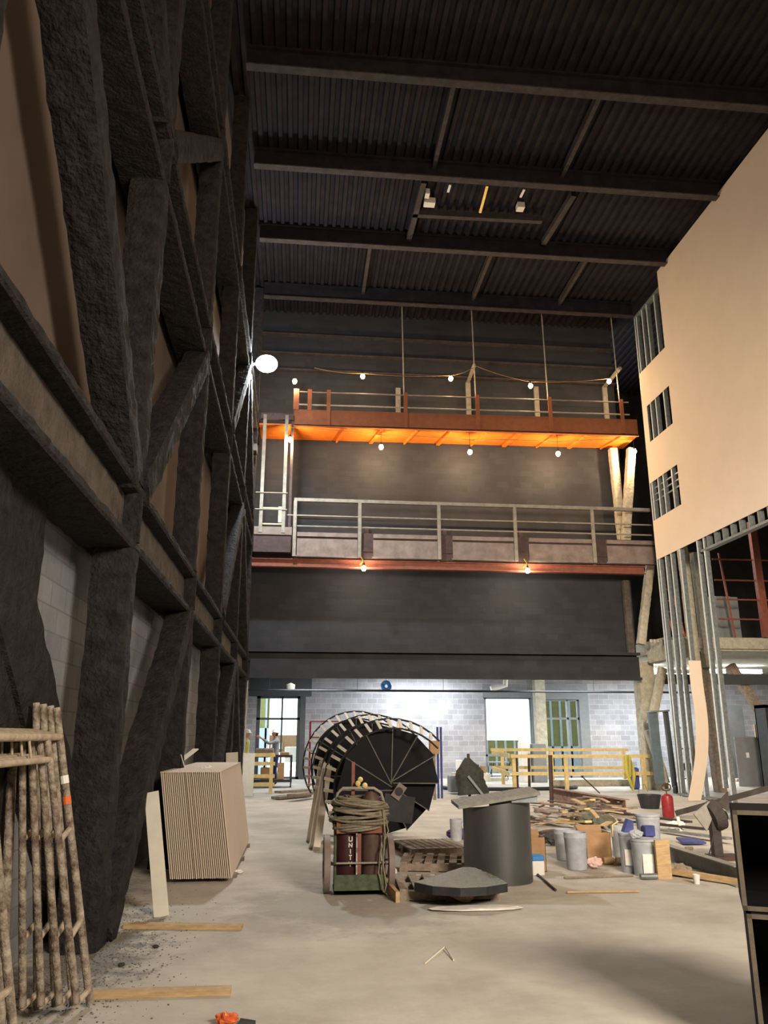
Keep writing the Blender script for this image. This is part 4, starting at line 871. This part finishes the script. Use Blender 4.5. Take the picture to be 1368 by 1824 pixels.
pie = [Zp(738, 1572, z), Zp(770, 1579, z), Zp(820, 1582, z), Zp(866, 1580, z), Zp(904, 1574, z), Zp(884, 1562, z), Zp(846, 1546, z), Zp(825, 1545, z)]
tread_plate(pie, .075, 'landing_plate', 'fan shaped checker plate tread with black skirt on the pallet', 'darksteel')
def pallet(x0, x1, y0, y1, zb, l, rz=0, n=7, mt='woodgrey'):
    c_ = Vector(((x0 + x1) / 2, (y0 + y1) / 2, zb)); t = thing('wooden_pallet', l, 'pallet', c_)
    for i in range(3):
        yy = y0 + .05 + i * (y1 - y0 - .1) / 2; MB().bb(x0, x1, yy - .045, yy + .045, zb + .015, zb + .095).build('bearer', mt, t)
    for i in range(n):
        xx = x0 + .05 + i * (x1 - x0 - .1) / (n - 1); MB().bb(xx - .045, xx + .045, y0, y1, zb + .095, zb + .115).build('deck_board', mt, t)
    for i in range(3):
        xx = x0 + .05 + i * (x1 - x0 - .1) / 2; MB().bb(xx - .05, xx + .05, y0, y1, zb, zb + .015).build('bottom_board', mt, t)
    t.rotation_euler = (0, 0, rz); return t
pallet(1.08, 2.1, 8.62, 9.55, 0, 'weathered pallet carrying the fan shaped tread', math.radians(-3))
pallet(1.5, 2.35, 11.6, 12.6, 0, 'grey pallet on the floor behind the rolled sheet', .15, 8)
pallet(1.35, 2.2, 10.35, 11.15, 0, 'grey pallet between the stair and the rolled sheet', -.2, 6)
a = AZ(712, 1608); one(MB().bar((a.x - .02, a.y, .05), (a.x - .12, a.y + 1.3, .08), .04, .1), 'timber_stud', 'wood', 'timber standing on edge between the cart and the pallet', 'timber')
one(MB().bar((1.1, 9.7, .12), (1.08, 10.5, .12), .12, .04), 'pale_plank', 'offwhite', 'pale plank lying behind the right cart wheel', 'plank')
def crumple(c_, r, sx, sy, sz, nm, m_, l, cat, seed=0, n=8):
    b_ = MB(); b_.ball((0, 0, 0), 1, 1, 1, 1, n)
    for v_ in b_.bm.verts:
        q = v_.co * 2.3 + Vector((seed, seed * 2, 0)); v_.co *= 1 + .45 * noise.noise(q) + .2 * noise.noise(q * 2.7)
        v_.co = Vector((v_.co.x * r * sx, v_.co.y * r * sy, v_.co.z * r * sz))
    mz = min(v_.co.z for v_ in b_.bm.verts)
    for v_ in b_.bm.verts: v_.co = v_.co + Vector(c_) - Vector((0, 0, mz))
    return one(b_, nm, m_, l, cat)
crumple(AZ(826, 1608) + Vector((0, .0, 0)), .13, 1, .4, .6, 'rock_wedge', 'wood', 'tan wedge propped against the front of the pallet', 'wedge', 3)
crumple(AZ(850, 1620), .35, 1.3, .35, .04, 'plastic_film', 'paper', 'flat pale film on the floor in front of the pallet', 'plastic film', 4)

# ------------------------------------------------------------------ buckets, boxes and cans
def bucket(px, py, hpx, wpx, lab_, z0=0.0, m_='bucket', lid=False, Yo=None):
    p = AZ(px, py, z0) if Yo is None else AY(px, py, Yo); D_ = math.hypot(p.x, p.y)
    Y_ = p.y + .1; k_ = Y_ / 1475 * 1.02; r = wpx / 2 * k_; hh = hpx * k_; c_ = Vector((p.x * (Y_ / p.y), Y_, z0))
    t = thing('plastic_bucket', lab_, 'bucket', c_, 'plastic pails on the floor')
    MB().lathe(c_, [(0, .004), (r * .84, .004), (r * .86, .02), (r * .97, hh * .84), (r, hh * .86), (r, hh * .88), (r * .98, hh * .9), (r, hh * .98), (r, hh), (r * .95, hh), (r * .8, .03), (0, .02)] if not lid else [(0, .0), (r * .86, .0), (r * .97, hh * .84), (r, hh * .88), (r * .98, hh * .92), (r * 1.03, hh * .94), (r * 1.03, hh), (r * .9, hh), (0, hh * .985)], 22).build('pail', m_, t, True)
    if not lid: MB().tube([c_ + Vector((r * math.cos(a_), -r * .3 * abs(math.sin(a_)) - .02, hh * .9 - r * .9 * math.sin(a_) * .6)) for a_ in [i * math.pi / 10 for i in range(11)]], .004, 5).build('bail_handle', 'galv', t)
    return c_, r, hh, t
def label_on(t, c_, r, hh, dx, w_, z0, z1, m_):
    m = MB(); A, B = [], []
    for i in range(7):
        a_ = -math.pi / 2 + dx + (i / 6 - .5) * w_
        rr = r * .985 + .004
        A.append(m.bm.verts.new(c_ + Vector((rr * math.cos(a_), rr * math.sin(a_), hh * z0)))); B.append(m.bm.verts.new(c_ + Vector((rr * math.cos(a_), rr * math.sin(a_), hh * z1))))
    for i in range(6): m.bm.faces.new((A[i], A[i + 1], B[i + 1], B[i]))
    m.build('paper_label', m_, t)
bucket(1009, 1534, 50, 38, 'grey pail half hidden behind the nearest open grey pail')
bucket(1028, 1551, 60, 40, 'nearest open grey pail left of the brown carton')
bucket(1105, 1528, 50, 26, 'pale grey pail with a stick in it behind the carton')
r1 = bucket(1124, 1556, 64, 34, 'dark grey pail at the left of the pail cluster', lid=True)
r2 = bucket(1152, 1562, 60, 46, 'grey pail with a large white label in the pail cluster', lid=True)
label_on(r2[3], r2[0], r2[1], r2[2], -.15, .85, .1, .62, 'tapew'); label_on(r1[3], r1[0], r1[1], r1[2], -.5, .7, .2, .6, 'tapew')
zt = r2[2]
c_, r, hh, t = bucket(1157, 1500, 54, 42, 'grey pail standing on top of the pail cluster', z0=0, lid=True, Yo=r2[0].y + .25)
t.location.z += 0; sup = r1[2] - .0
for ch in t.children: pass
t.location = (c_.x, c_.y, 0.27)
label_on_t = label_on(t, c_, r, hh, -.7, .6, .1, .65, 'blue')
one(MB().lathe((c_.x, c_.y, 0), [(0, 0), (.12, 0), (.135, .26), (0, .265)], 20), 'paint_pail', 'bucket', 'grey pail under the topmost pail, at the back of the cluster', 'bucket', smooth=True)
def cardbox(px0, px1, py0, py1, depth, l, m_='card', z0=0, rz=0, open_=False):
    p = AZ((px0 + px1) / 2, py1, z0); k_ = p.y / 1475; w_ = (px1 - px0) * k_; h_ = (py1 - py0) * k_ * 1.0
    t = thing('cardboard_box', l, 'box', (p.x, p.y + depth / 2, z0)); x0, x1, y0, y1 = p.x - w_ / 2, p.x + w_ / 2, p.y, p.y + depth
    b_ = MB(); b_.bb(x0, x1, y0, y0 + .006, z0, z0 + h_); b_.bb(x0, x1, y1 - .006, y1, z0, z0 + h_); b_.bb(x0, x0 + .006, y0, y1, z0, z0 + h_); b_.bb(x1 - .006, x1, y0, y1, z0, z0 + h_); b_.bb(x0, x1, y0, y1, z0, z0 + .006)
    if not open_: b_.bb(x0, x1, y0, y1, z0 + h_ - .006, z0 + h_)
    b_.build('carton_walls', m_, t)
    if open_:
        MB().prism([(x0, y1, z0 + h_), (x1, y1, z0 + h_), (x1 + .02, y1 + .12, z0 + h_ + .05), (x0, y1 + .12, z0 + h_ + .05)], (0, 0, .005)).build('flap', m_, t)
        MB().prism([(x0, y0, z0 + h_), (x0, y1, z0 + h_), (x0 - .1, y1, z0 + h_ - .04), (x0 - .1, y0, z0 + h_ - .04)], (0, 0, .005)).build('flap', m_, t)
    t.rotation_euler = (0, 0, rz); return p, h_
cardbox(1046, 1091, 1487, 1537, .3, 'open brown cardboard box between the pails', open_=True)
cardbox(946, 974, 1497, 1553, .25, 'tan cardboard box just right of the rolled sheet', open_=True)
bc = AZ(960, 1560); t = thing('detergent_tub', 'white tub with a bright blue lid beside the rolled sheet', 'tub', bc)
MB().bb(bc.x - .075, bc.x + .075, bc.y, bc.y + .12, 0, .16, .01).build('tub', 'white', t); MB().bb(bc.x - .08, bc.x + .08, bc.y - .005, bc.y + .125, .16, .225, .015).build('lid', 'ltblue', t)
p = AZ(1186, 1566); one(MB().bb(p.x - .09, p.x + .08, p.y, p.y + .04, 0, .42), 'orange_board', 'wood', 'orange brown board upright at the right of the pail cluster', 'board')
m = MB(); p = r2[0] + Vector((.16, .15, 0)); one(MB().bb(p.x - .07, p.x + .06, p.y, p.y + .10, r2[2] + .0, r2[2] + .125, .008), 'blue_tin', 'blue', 'square blue tin on the labelled pail', 'tin')
p = r1[0] + Vector((.02, .05, 0)); one(MB().prism([(p.x - .05, p.y, r1[2]), (p.x + .08, p.y, r1[2]), (p.x + .08, p.y, r1[2] + .13), (p.x + .02, p.y, r1[2] + .15)], (0, .1, 0)), 'blue_bag', 'blue', 'blue folded bag on the dark grey pail', 'bag')
crumple((r2[0].x - .1, r2[0].y - .02, r2[2]), .07, 1.2, .8, .7, 'grey_rag', 'bucket', 'grey rag on the lid of the labelled pail', 'rag', 9)
crumple(AZ(1060, 1548), .085, 1.2, .8, .7, 'paper_ball', 'pink', 'crumpled pinkish paper on the floor before the open box', 'paper', 5)
for (px, py, mm, l) in ((1083, 1540, 'wood', 'orange jar lying by the open box'), (1106, 1540, 'offwhite', 'clear bottle lying left of the pail cluster')):
    p = AZ(px, py); one(MB().lathe((p.x - .06, p.y, .045), [(0, 0), (.045, 0), (.045, .12), (.03, .15), (0, .15)], 14, Matrix.Rotation(math.pi / 2, 3, 'Y')), 'jar', mm, l, 'jar', smooth=True)
p = AZ(1154, 1566); one(MB().lathe((p.x - .1, p.y - .03, .035), [(0, 0), (.033, 0), (.033, .2), (0, .2)], 12, Matrix.Rotation(math.pi / 2, 3, 'Y')), 'spray_can', 'galv', 'silver can lying in front of the labelled pail', 'can', smooth=True)
p = AZ(1196, 1458); k_ = p.y / 1475
fcn = thing('fuel_can', 'red metal fuel can with a ring handle', 'can', (p.x, p.y + .12, 0))
MB().lathe((p.x, p.y + .12, 0), [(0, 0), (.1, 0), (.115, .02), (.118, .36), (.105, .42), (.04, .46), (0, .46)], 20).build('body', 'red', fcn, True)
MB().tube([(p.x + .10 * math.cos(a_), p.y + .12, .59 + .07 * math.sin(a_)) for a_ in [i * math.pi / 8 for i in range(16)]], .014, 6, True).build('handle', 'rustpost', fcn); MB().tube([(p.x, p.y + .12, .45), (p.x, p.y + .12, .54)], .014).build('neck', 'rustpost', fcn)
fcn.location = (p.x, p.y + .12, 0)
one(MB().bar(AZ(1215, 1485) , AY(1207, 1455, AZ(1215, 1485).y + .1), .05, .02), 'white_stick', 'offwhite', 'short white slat leaning beside the red can', 'stick')
p = AZ(1158, 1440); bt = thing('black_basin', 'open black basin behind the topmost pail', 'basin', (p.x, p.y, 0)); MB().lathe((p.x, p.y, 0), [(0, 0), (.2, 0), (.27, .3), (.26, .3), (.19, .02), (0, .02)], 18).build('bowl', 'darksteel', bt, True)
MB().tube([(p.x - .25, p.y, .3), (p.x - .2, p.y, .5), (p.x - .08, p.y, .52), (p.x - .02, p.y, .36)], .008, 5).build('wire_handle', 'galv', bt)
p = AZ(1235, 1506); m = MB(); one(m.prism([(p.x - .16, p.y, .02), (p.x + .2, p.y - .02, .02), (p.x + .17, p.y + .3, .05), (p.x - .1, p.y + .35, .05)], (0, 0, .03)), 'blue_folder', 'blue', 'flat blue plastic bag on the floor right of the pails', 'bag')
p = AZ(1229, 1514); one(MB().bb(p.x - .06, p.x + .06, p.y, p.y + .05, 0, .04, .01), 'brown_block', 'woodgrey', 'small brown block in front of the flat blue bag', 'block')
p = AZ(1243, 1575); cp = MB().lathe((p.x, p.y + .02, 0), [(0, 0), (.03, 0), (.042, .10), (.038, .10), (.028, .01), (0, .01)], 14); one(cp, 'paper_cup', 'white', 'white paper cup on the floor before the grey channel', 'cup', smooth=True)
crumple(AZ(1210, 1560), .10, 1.5, .8, .6, 'dusty_rag', 'woodgrey', 'heap of dusty rags at the left end of the grey channel', 'rag', 12)

# long metal pieces
def channel(a, b_, w_, h_, m_, nm, l, cat, flange=.035):
    a, b_ = Vector(a), Vector(b_); d = (b_ - a).normalized(); x_ = d.cross(Vector((0, 0, 1))).normalized(); u_ = x_.cross(d)
    m = MB(); m.bar(a, b_, .008, h_); m.bar(a + x_ * w_ / 2 + u_ * h_ / 2, b_ + x_ * w_ / 2 + u_ * h_ / 2, w_, .01); m.bar(a + x_ * w_ / 2 - u_ * h_ / 2, b_ + x_ * w_ / 2 - u_ * h_ / 2, w_, .01)
    return one(m, nm, m_, l, cat)
a, b_ = AZ(1203, 1545), AZ(1318, 1575); channel((4.88, 10.8, .13), (4.93, 9.05, .11), .12, .2, 'treadgrey', 'steel_channel', 'grey green steel channel lying right of the pails', 'channel')
one(MB().bar((4.35, 9.95, .06), (4.95, 9.05, .04), .07, .06), 'timber_stick', 'wood', 'yellowish timber stick in front of the grey channel', 'timber')
a, b_ = AZ(1205, 1456), AZ(1372, 1395)
one(MB().bar((a.x, a.y, .08), AY(1372, 1403, 15.5), .16, .1), 'steel_joist', 'roofbeam', 'long dark steel section resting aslant at the right', 'beam')
def ibeam(a, b_, h_, w_, m_, l, nm='steel_beam'):
    m = MB(); a, b_ = Vector(a), Vector(b_); z_ = Vector((0, 0, 1))
    m.bar(a, b_, .012, h_); m.bar(a + z_ * h_ / 2, b_ + z_ * h_ / 2, w_, .014); m.bar(a - z_ * h_ / 2, b_ - z_ * h_ / 2, w_, .014); return one(m, nm, m_, l, 'beam')
a, b_ = AZ(985, 1426), AZ(1116, 1452); ibeam((a.x, a.y, .17), (b_.x, b_.y, .17), .26, .2, 'rustbeam', 'rusty red steel beam lying behind the debris')
one(MB().bar(AZ(1070, 1437) + Vector((0, 0, .3)), AZ(1083, 1434) + Vector((-.5, .2, .62)), .02, .02), 'thin_rod', 'rustpost', 'thin rod sticking up over the rusty beam', 'rod')
# debris pile of boards
dl = [((955, 1452), (1040, 1466), .14, 'woodgrey'), ((950, 1468), (1030, 1478), .10, 'wood'), ((1005, 1456), (1048, 1468), .24, 'woodyel'), ((1022, 1443), (1058, 1455), .3, 'woodyel'), ((1000, 1452), (1008, 1470), .2, 'wood'), ((945, 1460), (1000, 1474), .05, 'rustpost'), ((1040, 1455), (1135, 1452), .12, 'woodgrey'), ((1050, 1462), (1130, 1466), .08, 'woodgrey'), ((1110, 1455), (1230, 1478), .1, 'roofbeam'), ((1130, 1470), (1260, 1492), .1, 'roofbeam'), ((945, 1434), (1005, 1444), .08, 'woodgrey'), ((1180, 1484), (1300, 1505), .06, 'galv'), ((960, 1488), (1000, 1484), .02, 'rustpost'), ((1010, 1473), (1050, 1490), .2, 'woodyel')]
dn = ['grey board at the back left of the debris', 'tan board low at the left of the debris', 'yellow lath across the debris middle', 'yellow lath slanting on the green tarp', 'short upright tan lath in the debris', 'dark rod at the left of the debris', 'grey board running right from the debris', 'lower grey board running right from the debris', 'dark steel length behind the pail cluster', 'second dark steel length right of the pail cluster', 'grey board behind the dark posts', 'silver steel strip right of the pail cluster', 'thin dark rod before the debris', 'yellow lath in front of the green tarp']
for (pa, pb, z_, m_), l in zip(dl, dn):
    a, b_ = AZ(*pa), AZ(*pb); one(MB().bar(a + Vector((0, 0, z_ * .3 + .03)), b_ + Vector((0, 0, z_ + .03)), .11, .035), 'debris_board', m_, l, 'board')
for i in range(70):
    px = random.uniform(950, 1110); py = random.uniform(1446, 1488)
    p = AZ(px, py); an = random.uniform(0, 3.1); L_ = random.uniform(.15, .6); z_ = random.uniform(.02, .3); dv = Vector((math.cos(an), math.sin(an), random.uniform(-.12, .12))) * L_ / 2
    p.z = z_ + abs(dv.z); one(MB().bar(p - dv, p + dv, random.uniform(.04, .12), .02), 'scrap_piece', random.choice(['woodgrey', 'wood', 'pinkgrey', 'woodgrey', 'treadgrey', 'rustpost']), 'loose scrap piece in the debris heap', 'scrap', 'scrap pieces in the debris heap')
for (px, py, r_, l, s_, m_) in ((1050, 1472, .2, 'grey green tarp crumpled in the debris', 1, 'greenrag'), (1076, 1476, .17, 'grey green tarp lobe at the right of the debris', 2, 'greenrag'), (985, 1506, .14, 'dark rag left of the grey pails', 3, 'coat'), (815, 1495, .14, 'purple plastic bag left of the rolled sheet', 6, 'purple'), (950, 1500, .06, 'white paper on the tan box', 8, 'paper'), (1205, 1478, .12, 'white plastic scrap beside the pail cluster', 7, 'paper')):
    crumple(AZ(px, py), r_, 1.3, .9, .6, 'crumpled_cloth', m_, l, 'cloth', s_)
p = AZ(800, 1478); bucket(813, 1500, 36, 22, 'pale pail glimpsed between stair and rolled sheet', m_='bucket')
for (a_, b2, l, m_) in (((1005, 1566), (1128, 1562), 'long thin pole on the floor before the pails', 'woodgrey'), ((1010, 1592), (1138, 1590), 'thin stick on the bare floor, nearest of the debris', 'wood'), ((958, 1560), (990, 1588), 'thin rod by the foot of the rolled sheet', 'rustpost')):
    one(MB().tube([AZ(*a_) + Vector((0, 0, .015)), AZ(*b2) + Vector((0, 0, .015))], .012), 'thin_pole', m_, l, 'pole')
one(MB().tube([AY(1091, 1490, 11.3), AY(1091, 1470, 11.3), AY(1101, 1463, 11.3)], .012), 'bent_rod', 'woodyel', 'bent yellow rod rising from the pail behind the carton', 'rod')
for i, (pa, pb) in enumerate((((490, 1425), (548, 1420)), ((495, 1418), (550, 1414)), ((520, 1428), (560, 1422)))):
    one(MB().bar(AZ(*pa) + Vector((0, 0, .05 + .05 * i)), AZ(*pb) + Vector((0, 0, .05 + .05 * i)), .3, .06), 'rough_plank', 'woodgrey', 'rough brown plank in the low pile left of the stair, %s' % ('bottom', 'middle', 'top')[i], 'plank', 'planks in the low pile left of the stair')
# bench grinder on a pedestal at the right
p = AZ(1285, 1532); gx, gy = p.x, p.y
g = thing('pedestal_grinder', 'dark pedestal machine with a round guard beside the black cabinets', 'machine', (gx, gy, 0))
MB().bb(gx - .1, gx + .3, gy - .1, gy + .25, 0, .05).build('foot_plate', 'rustpost', g)
MB().bb(gx - .08, gx + .04, gy, gy + .1, .05, .5).build('stand', 'roofbeam', g)
MB().lathe((gx + .02, gy + .05, .56), [(0, -.1), (.17, -.1), (.2, -.04), (.2, .04), (.12, .08), (0, .08)], 22, Matrix.Rotation(math.radians(70), 3, 'Y')).build('guard', 'roofbeam', g, True)
MB().lathe((gx + .12, gy - .02, .56), [(0, 0), (.06, 0), (.06, .16), (.05, .16), (.05, .02), (0, .02)], 16, Matrix.Rotation(math.radians(80), 3, 'Y')).build('spindle', 'galv', g, True)
MB().prism([(gx - .32, gy, .58), (gx - .08, gy, .74), (gx - .02, gy, .60), (gx - .16, gy, .36)], (0, .03, 0)).build('deflector', 'treadgrey', g)
MB().prism([(gx + .02, gy, .7), (gx + .2, gy, .86), (gx + .2, gy, .6)], (0, .03, 0)).build('shield', 'roofbeam', g)
one(MB().tube([(gx - .08, gy - .02, .3), (gx - .2, gy - .1, .12), (gx - .35, gy - .25, .01)], .008), 'power_cord', 'cable', 'thin cord running down from the pedestal machine', 'cord')
# black cabinets at the right edge
def cab(x0, y0, z0, z1, wd, dp, l, r_):
    t = thing('open_cabinet', l, 'cabinet', (x0, y0, z0)); th = .024
    MB().bb(x0, x0 + th, y0, y0 + dp, z0, z1).build('side_panel', 'blackbox', t); MB().bb(x0 + wd - th, x0 + wd, y0, y0 + dp, z0, z1).build('side_panel', 'blackbox', t)
    MB().bb(x0, x0 + wd, y0, y0 + dp, z1 - th, z1).build('top_panel', 'blackbox', t); MB().bb(x0, x0 + wd, y0, y0 + dp, z0, z0 + th).build('bottom_panel', 'blackbox', t); MB().bb(x0, x0 + wd, y0 + dp - .01, y0 + dp, z0, z1).build('back_panel', 'blackbox', t)
    e = MB(); y_ = y0 - .002; e.bb(x0, x0 + th, y_, y0, z0, z1); e.bb(x0, x0 + wd, y_, y0, z1 - th, z1); e.bb(x0, x0 + wd, y_, y0, z0, z0 + th); e.build('edge_banding', 'plyedge', t)
    t.rotation_euler = (0, 0, r_)
cab(2.42, 4.5, .69, 1.20, .9, .55, 'upper black open cabinet at the right edge of the photo', math.radians(-27))
cab(2.41, 4.45, 0, .685, .95, .62, 'lower black open cabinet at the right edge of the photo', math.radians(-27))

# ------------------------------------------------------------------ bundle of gypsum sheets
NS = 31; tilt = math.radians(-9.3); x0b, y0b, Ls, Hs = -1.37, 9.9, 3.4, 1.15
gpm = M['gyp']
me0 = MB().bb(-.0056, .0056, 0, Ls, 0, Hs).build('gypsum_sheet', 'gyp', None, origin=(0, 0, 0))
tag(me0, 'gypsum sheet standing on edge inside the tall leaning bundle', 'gypsum board', 'gypsum sheets in the leaning bundle')
for i in range(NS):
    o = me0 if i == 0 else me0.copy()
    if i: COL.objects.link(o)
    o.location = (x0b + i * (.67 / (NS - 1)), y0b + random.uniform(-.02, .012), .05); o.rotation_euler = (0, tilt, 0)
    if i == 0: o['label'] = 'gypsum sheet standing on edge, leftmost of the tall leaning bundle'; o['group'] = 'gypsum sheets in the leaning bundle'
    elif i == NS - 1: o['label'] = 'gypsum sheet standing on edge, outermost right of the tall leaning bundle'
    else: o['label'] = 'gypsum sheet standing on edge inside the tall leaning bundle'
sy = math.sin(tilt) * Hs
m = MB(); m.box((x0b + .335 + sy, y0b + Ls / 2, .05 + math.cos(tilt) * Hs + .006), (.69, Ls + .02, .008))
one(m, 'cover_strip', 'gyp', 'pale board laid flat over the top of the sheet bundle', 'board')
for i, yy in enumerate((10.3, 11.6, 12.9)): one(MB().bb(-1.5, -.66, yy - .05, yy + .05, 0, .048), 'timber_spacer', 'woodgrey', 'dark timber spacer under the sheet bundle, %s' % ('nearest', 'middle', 'farthest')[i], 'timber', 'spacers under the sheet bundle')
ztop = .05 + math.cos(tilt) * Hs + .012
crumple((-1.15, 11.0, ztop - .03), .07, 1.2, .9, .4, 'paper_scrap', 'paper', 'white crumpled paper on top of the sheet bundle', 'paper', 21)
one(MB().bar((-1.62, 11.2, 1.2), (-1.38, 11.6, 1.42), .09, .015), 'board_scrap', 'offwhite', 'white board offcut resting on the back of the bundle', 'offcut')
one(MB().tube([AY(330, 1370, 10.8), AY(311, 1307, 11.2)], .007), 'thin_stick', 'offwhite', 'thin white stick rising from the sheet bundle', 'stick')
a, b_ = AZ(292, 1633), AY(268, 1411, 8.45)
one(MB().bar(a + Vector((-.02, .0, .0)), b_ + Vector((.01, 0, 0)), .135, .016, up=(0, 1, 0)), 'leaning_plank', 'offwhite', 'off white board leaning on the near end of the sheet bundle', 'board')
one(MB().bar(AZ(222, 1653) + Vector((0, 0, .02)), AZ(431, 1655) + Vector((0, 0, .02)), .09, .038), 'floor_timber', 'wood', 'timber stud on the floor beside the sheet bundle', 'timber', 'timbers lying on the floor')
one(MB().bar(AZ(165, 1777) + Vector((0, 0, .02)), AZ(411, 1770) + Vector((0, 0, .02)), .09, .038), 'floor_timber', 'wood', 'timber stud on the floor beside the scaffold frames', 'timber', 'timbers lying on the floor')
for i, (pa, pb, m_) in enumerate((((372, 1222), (392, 1362), 'wood'), ((378, 1235), (396, 1362), 'primer'), ((384, 1240), (402, 1362), 'woodgrey'), ((369, 1255), (384, 1362), 'tape'))):
    b_ = AY(*pb, 17.2); b_.z = max(0.02, 0); a = AY(*pa, 17.4); one(MB().bar(Vector((b_.x, 17.2, 0.01)), a, .1, .03, up=(1, 0, 0)), 'upright_plank', m_, ['tall brown plank', 'tall red primed plank', 'tall grey plank', 'shorter orange plank'][i] + ' leaning on the left wall beyond the bundle', 'plank')
one(MB().bar((-1.3, 17.9, .01), (-1.38, 18.0, 1.25), .25, .02, up=(0, 1, 0)), 'short_board', 'offwhite', 'small pale board standing beyond the sheet bundle', 'board')

# ------------------------------------------------------------------ scaffold frames leaning on the truss
def scaffold(mt='scaf', group=None):
    t = thing('scaffold_frame', 'x', 'scaffold frame', (0, 0, 0), 'scaffold frames leaning at the left')
    # plane u (local -Y), height z
    r_ = .0245
    MB().tube([(0, 0, 0.02), (0, 0, 1.82)], r_, 10).build('outer_leg', mt, t, True)
    MB().tube([(0, -1.5, 0.02), (0, -1.5, 1.82)], r_, 10).build('outer_leg', mt, t, True)
    MB().tube([(0, 0, 1.63), (0, -1.5, 1.63)], r_, 10).build('top_ledger', 'scafc', t, True)
    MB().tube([(0, -.26, 1.49), (0, -1.24, 1.49)], r_ * .8, 10).build('lower_ledger', 'scafc', t, True)
    for u_ in (-.26, -1.24): MB().tube([(0, u_, .1), (0, u_, 1.63)], r_ * .9, 10).build('inner_leg', mt, t, True)
    MB().tube([(0, -.6, 1.49), (0, -.6, 1.63)], .008, 6).build('spacer', 'scafc', t)
    for z_ in (.1, .45, 1.0):
        MB().tube([(0, 0, z_ + (.05 if z_ > .2 else 0)), (0, -.26, z_)], r_ * .75, 8).build('rung', 'scafc', t); MB().tube([(0, -1.24, z_), (0, -1.5, z_)], r_ * .75, 8).build('rung', 'scafc', t)
    for z_ in (1.3,): MB().tube([(0, 0, z_), (.0, -.04, z_)], .008, 6).build('brace_stud', 'galv', t)
    return t
s0 = scaffold(); fl = [(-1.21, 5.66), (-1.31, 5.66), (-1.41, 5.64), (-1.51, 5.62)]
nm_ = ['nearest the open floor', 'second from the open floor', 'third from the open floor', 'closest to the wall']
for i, (xx, yy) in enumerate(fl):
    o = s0 if i == 0 else dup(s0)
    o.location = (xx, yy, 0.0); o.rotation_euler = (math.radians(0), math.radians(-12.5 + i * 1.9), math.radians(-1)); o['label'] = 'rusty spattered scaffold frame leaning on the truss, ' + nm_[i]
MB().tube([(0, 0, 1.33), (0, 0, 1.38)], .0262, 10).build('white_tape', 'tapew', None, origin=(0, 0, 0)).parent = s0
MB().tube([(0, 0, 1.2), (0, 0, 1.25)], .0262, 10).build('orange_tape', 'tape', None, origin=(0, 0, 0)).parent = s0
one(MB().tube([(-1.62, 5.3, 0), (-1.80, 5.5, 1.55)], .03, 10), 'loose_pipe', 'scaf', 'loose rusty pipe standing behind the scaffold frames', 'pipe', smooth=True)
one(MB().tube([(-1.52, 4.75, .35), (-1.60, 4.9, 0)], .02, 8), 'loose_pipe', 'offwhite', 'pale pipe end at the lower left edge of the photo', 'pipe')
# crumbs of fireproofing under the truss
cr = MB()
for i in range(2600):
    y_ = random.gauss(6.7, 1.0); x_ = -1.75 + abs(random.gauss(0, .38)); s_ = random.uniform(.002, .009)
    if i > 2200: y_ = random.uniform(5, 20); x_ = -1.9 + abs(random.gauss(0, .3))
    cr.box((x_, y_, s_ * .3), (s_ * 1.5, s_, s_ * .7), Matrix.Rotation(random.random() * 3, 3, 'Z'))
tag(cr.build('fireproofing_crumbs', 'crumb'), 'dark crumbs of sprayed coating scattered under the left truss', 'crumbs', kind='stuff')
for (px, py, s_) in ((277, 1689, 1), (216, 1722, 2)): crumple(AZ(px, py), .02, 1.3, 1, .6, 'dark_lump', 'coat', 'small dark lump on the floor, %s' % ('by the crumbs edge' if s_ == 1 else 'among the crumbs'), 'lump', s_)
# bits at the bottom of the photo
p = AZ(404, 1826); crumple(p, .055, 1.2, .8, .55, 'foil_wrapper', 'copper', 'crinkled shiny orange wrapper at the bottom edge', 'wrapper', 31, 10)
p = AZ(436, 1828); one(MB().prism([(p.x - .04, p.y - .03, .002), (p.x + .06, p.y + .02, .002), (p.x - .03, p.y + .07, .002)], (0, 0, .02)), 'black_wedge', 'coat', 'flat black scrap beside the orange wrapper', 'scrap')
a, b_, c2 = AZ(757, 1718), AZ(792, 1692), AZ(808, 1712); one(MB().tube([a + Vector((0, 0, .006)), b_ + Vector((0, 0, .02)), c2 + Vector((0, 0, .006))], .007, 5), 'bent_strip', 'offwhite', 'bent pale strip lying on the open floor', 'strip')
crumple(AZ(420, 1556), .05, 1.6, 1, .4, 'paper_scrap', 'paper', 'white paper scrap on the floor by the bundle corner', 'paper', 41)
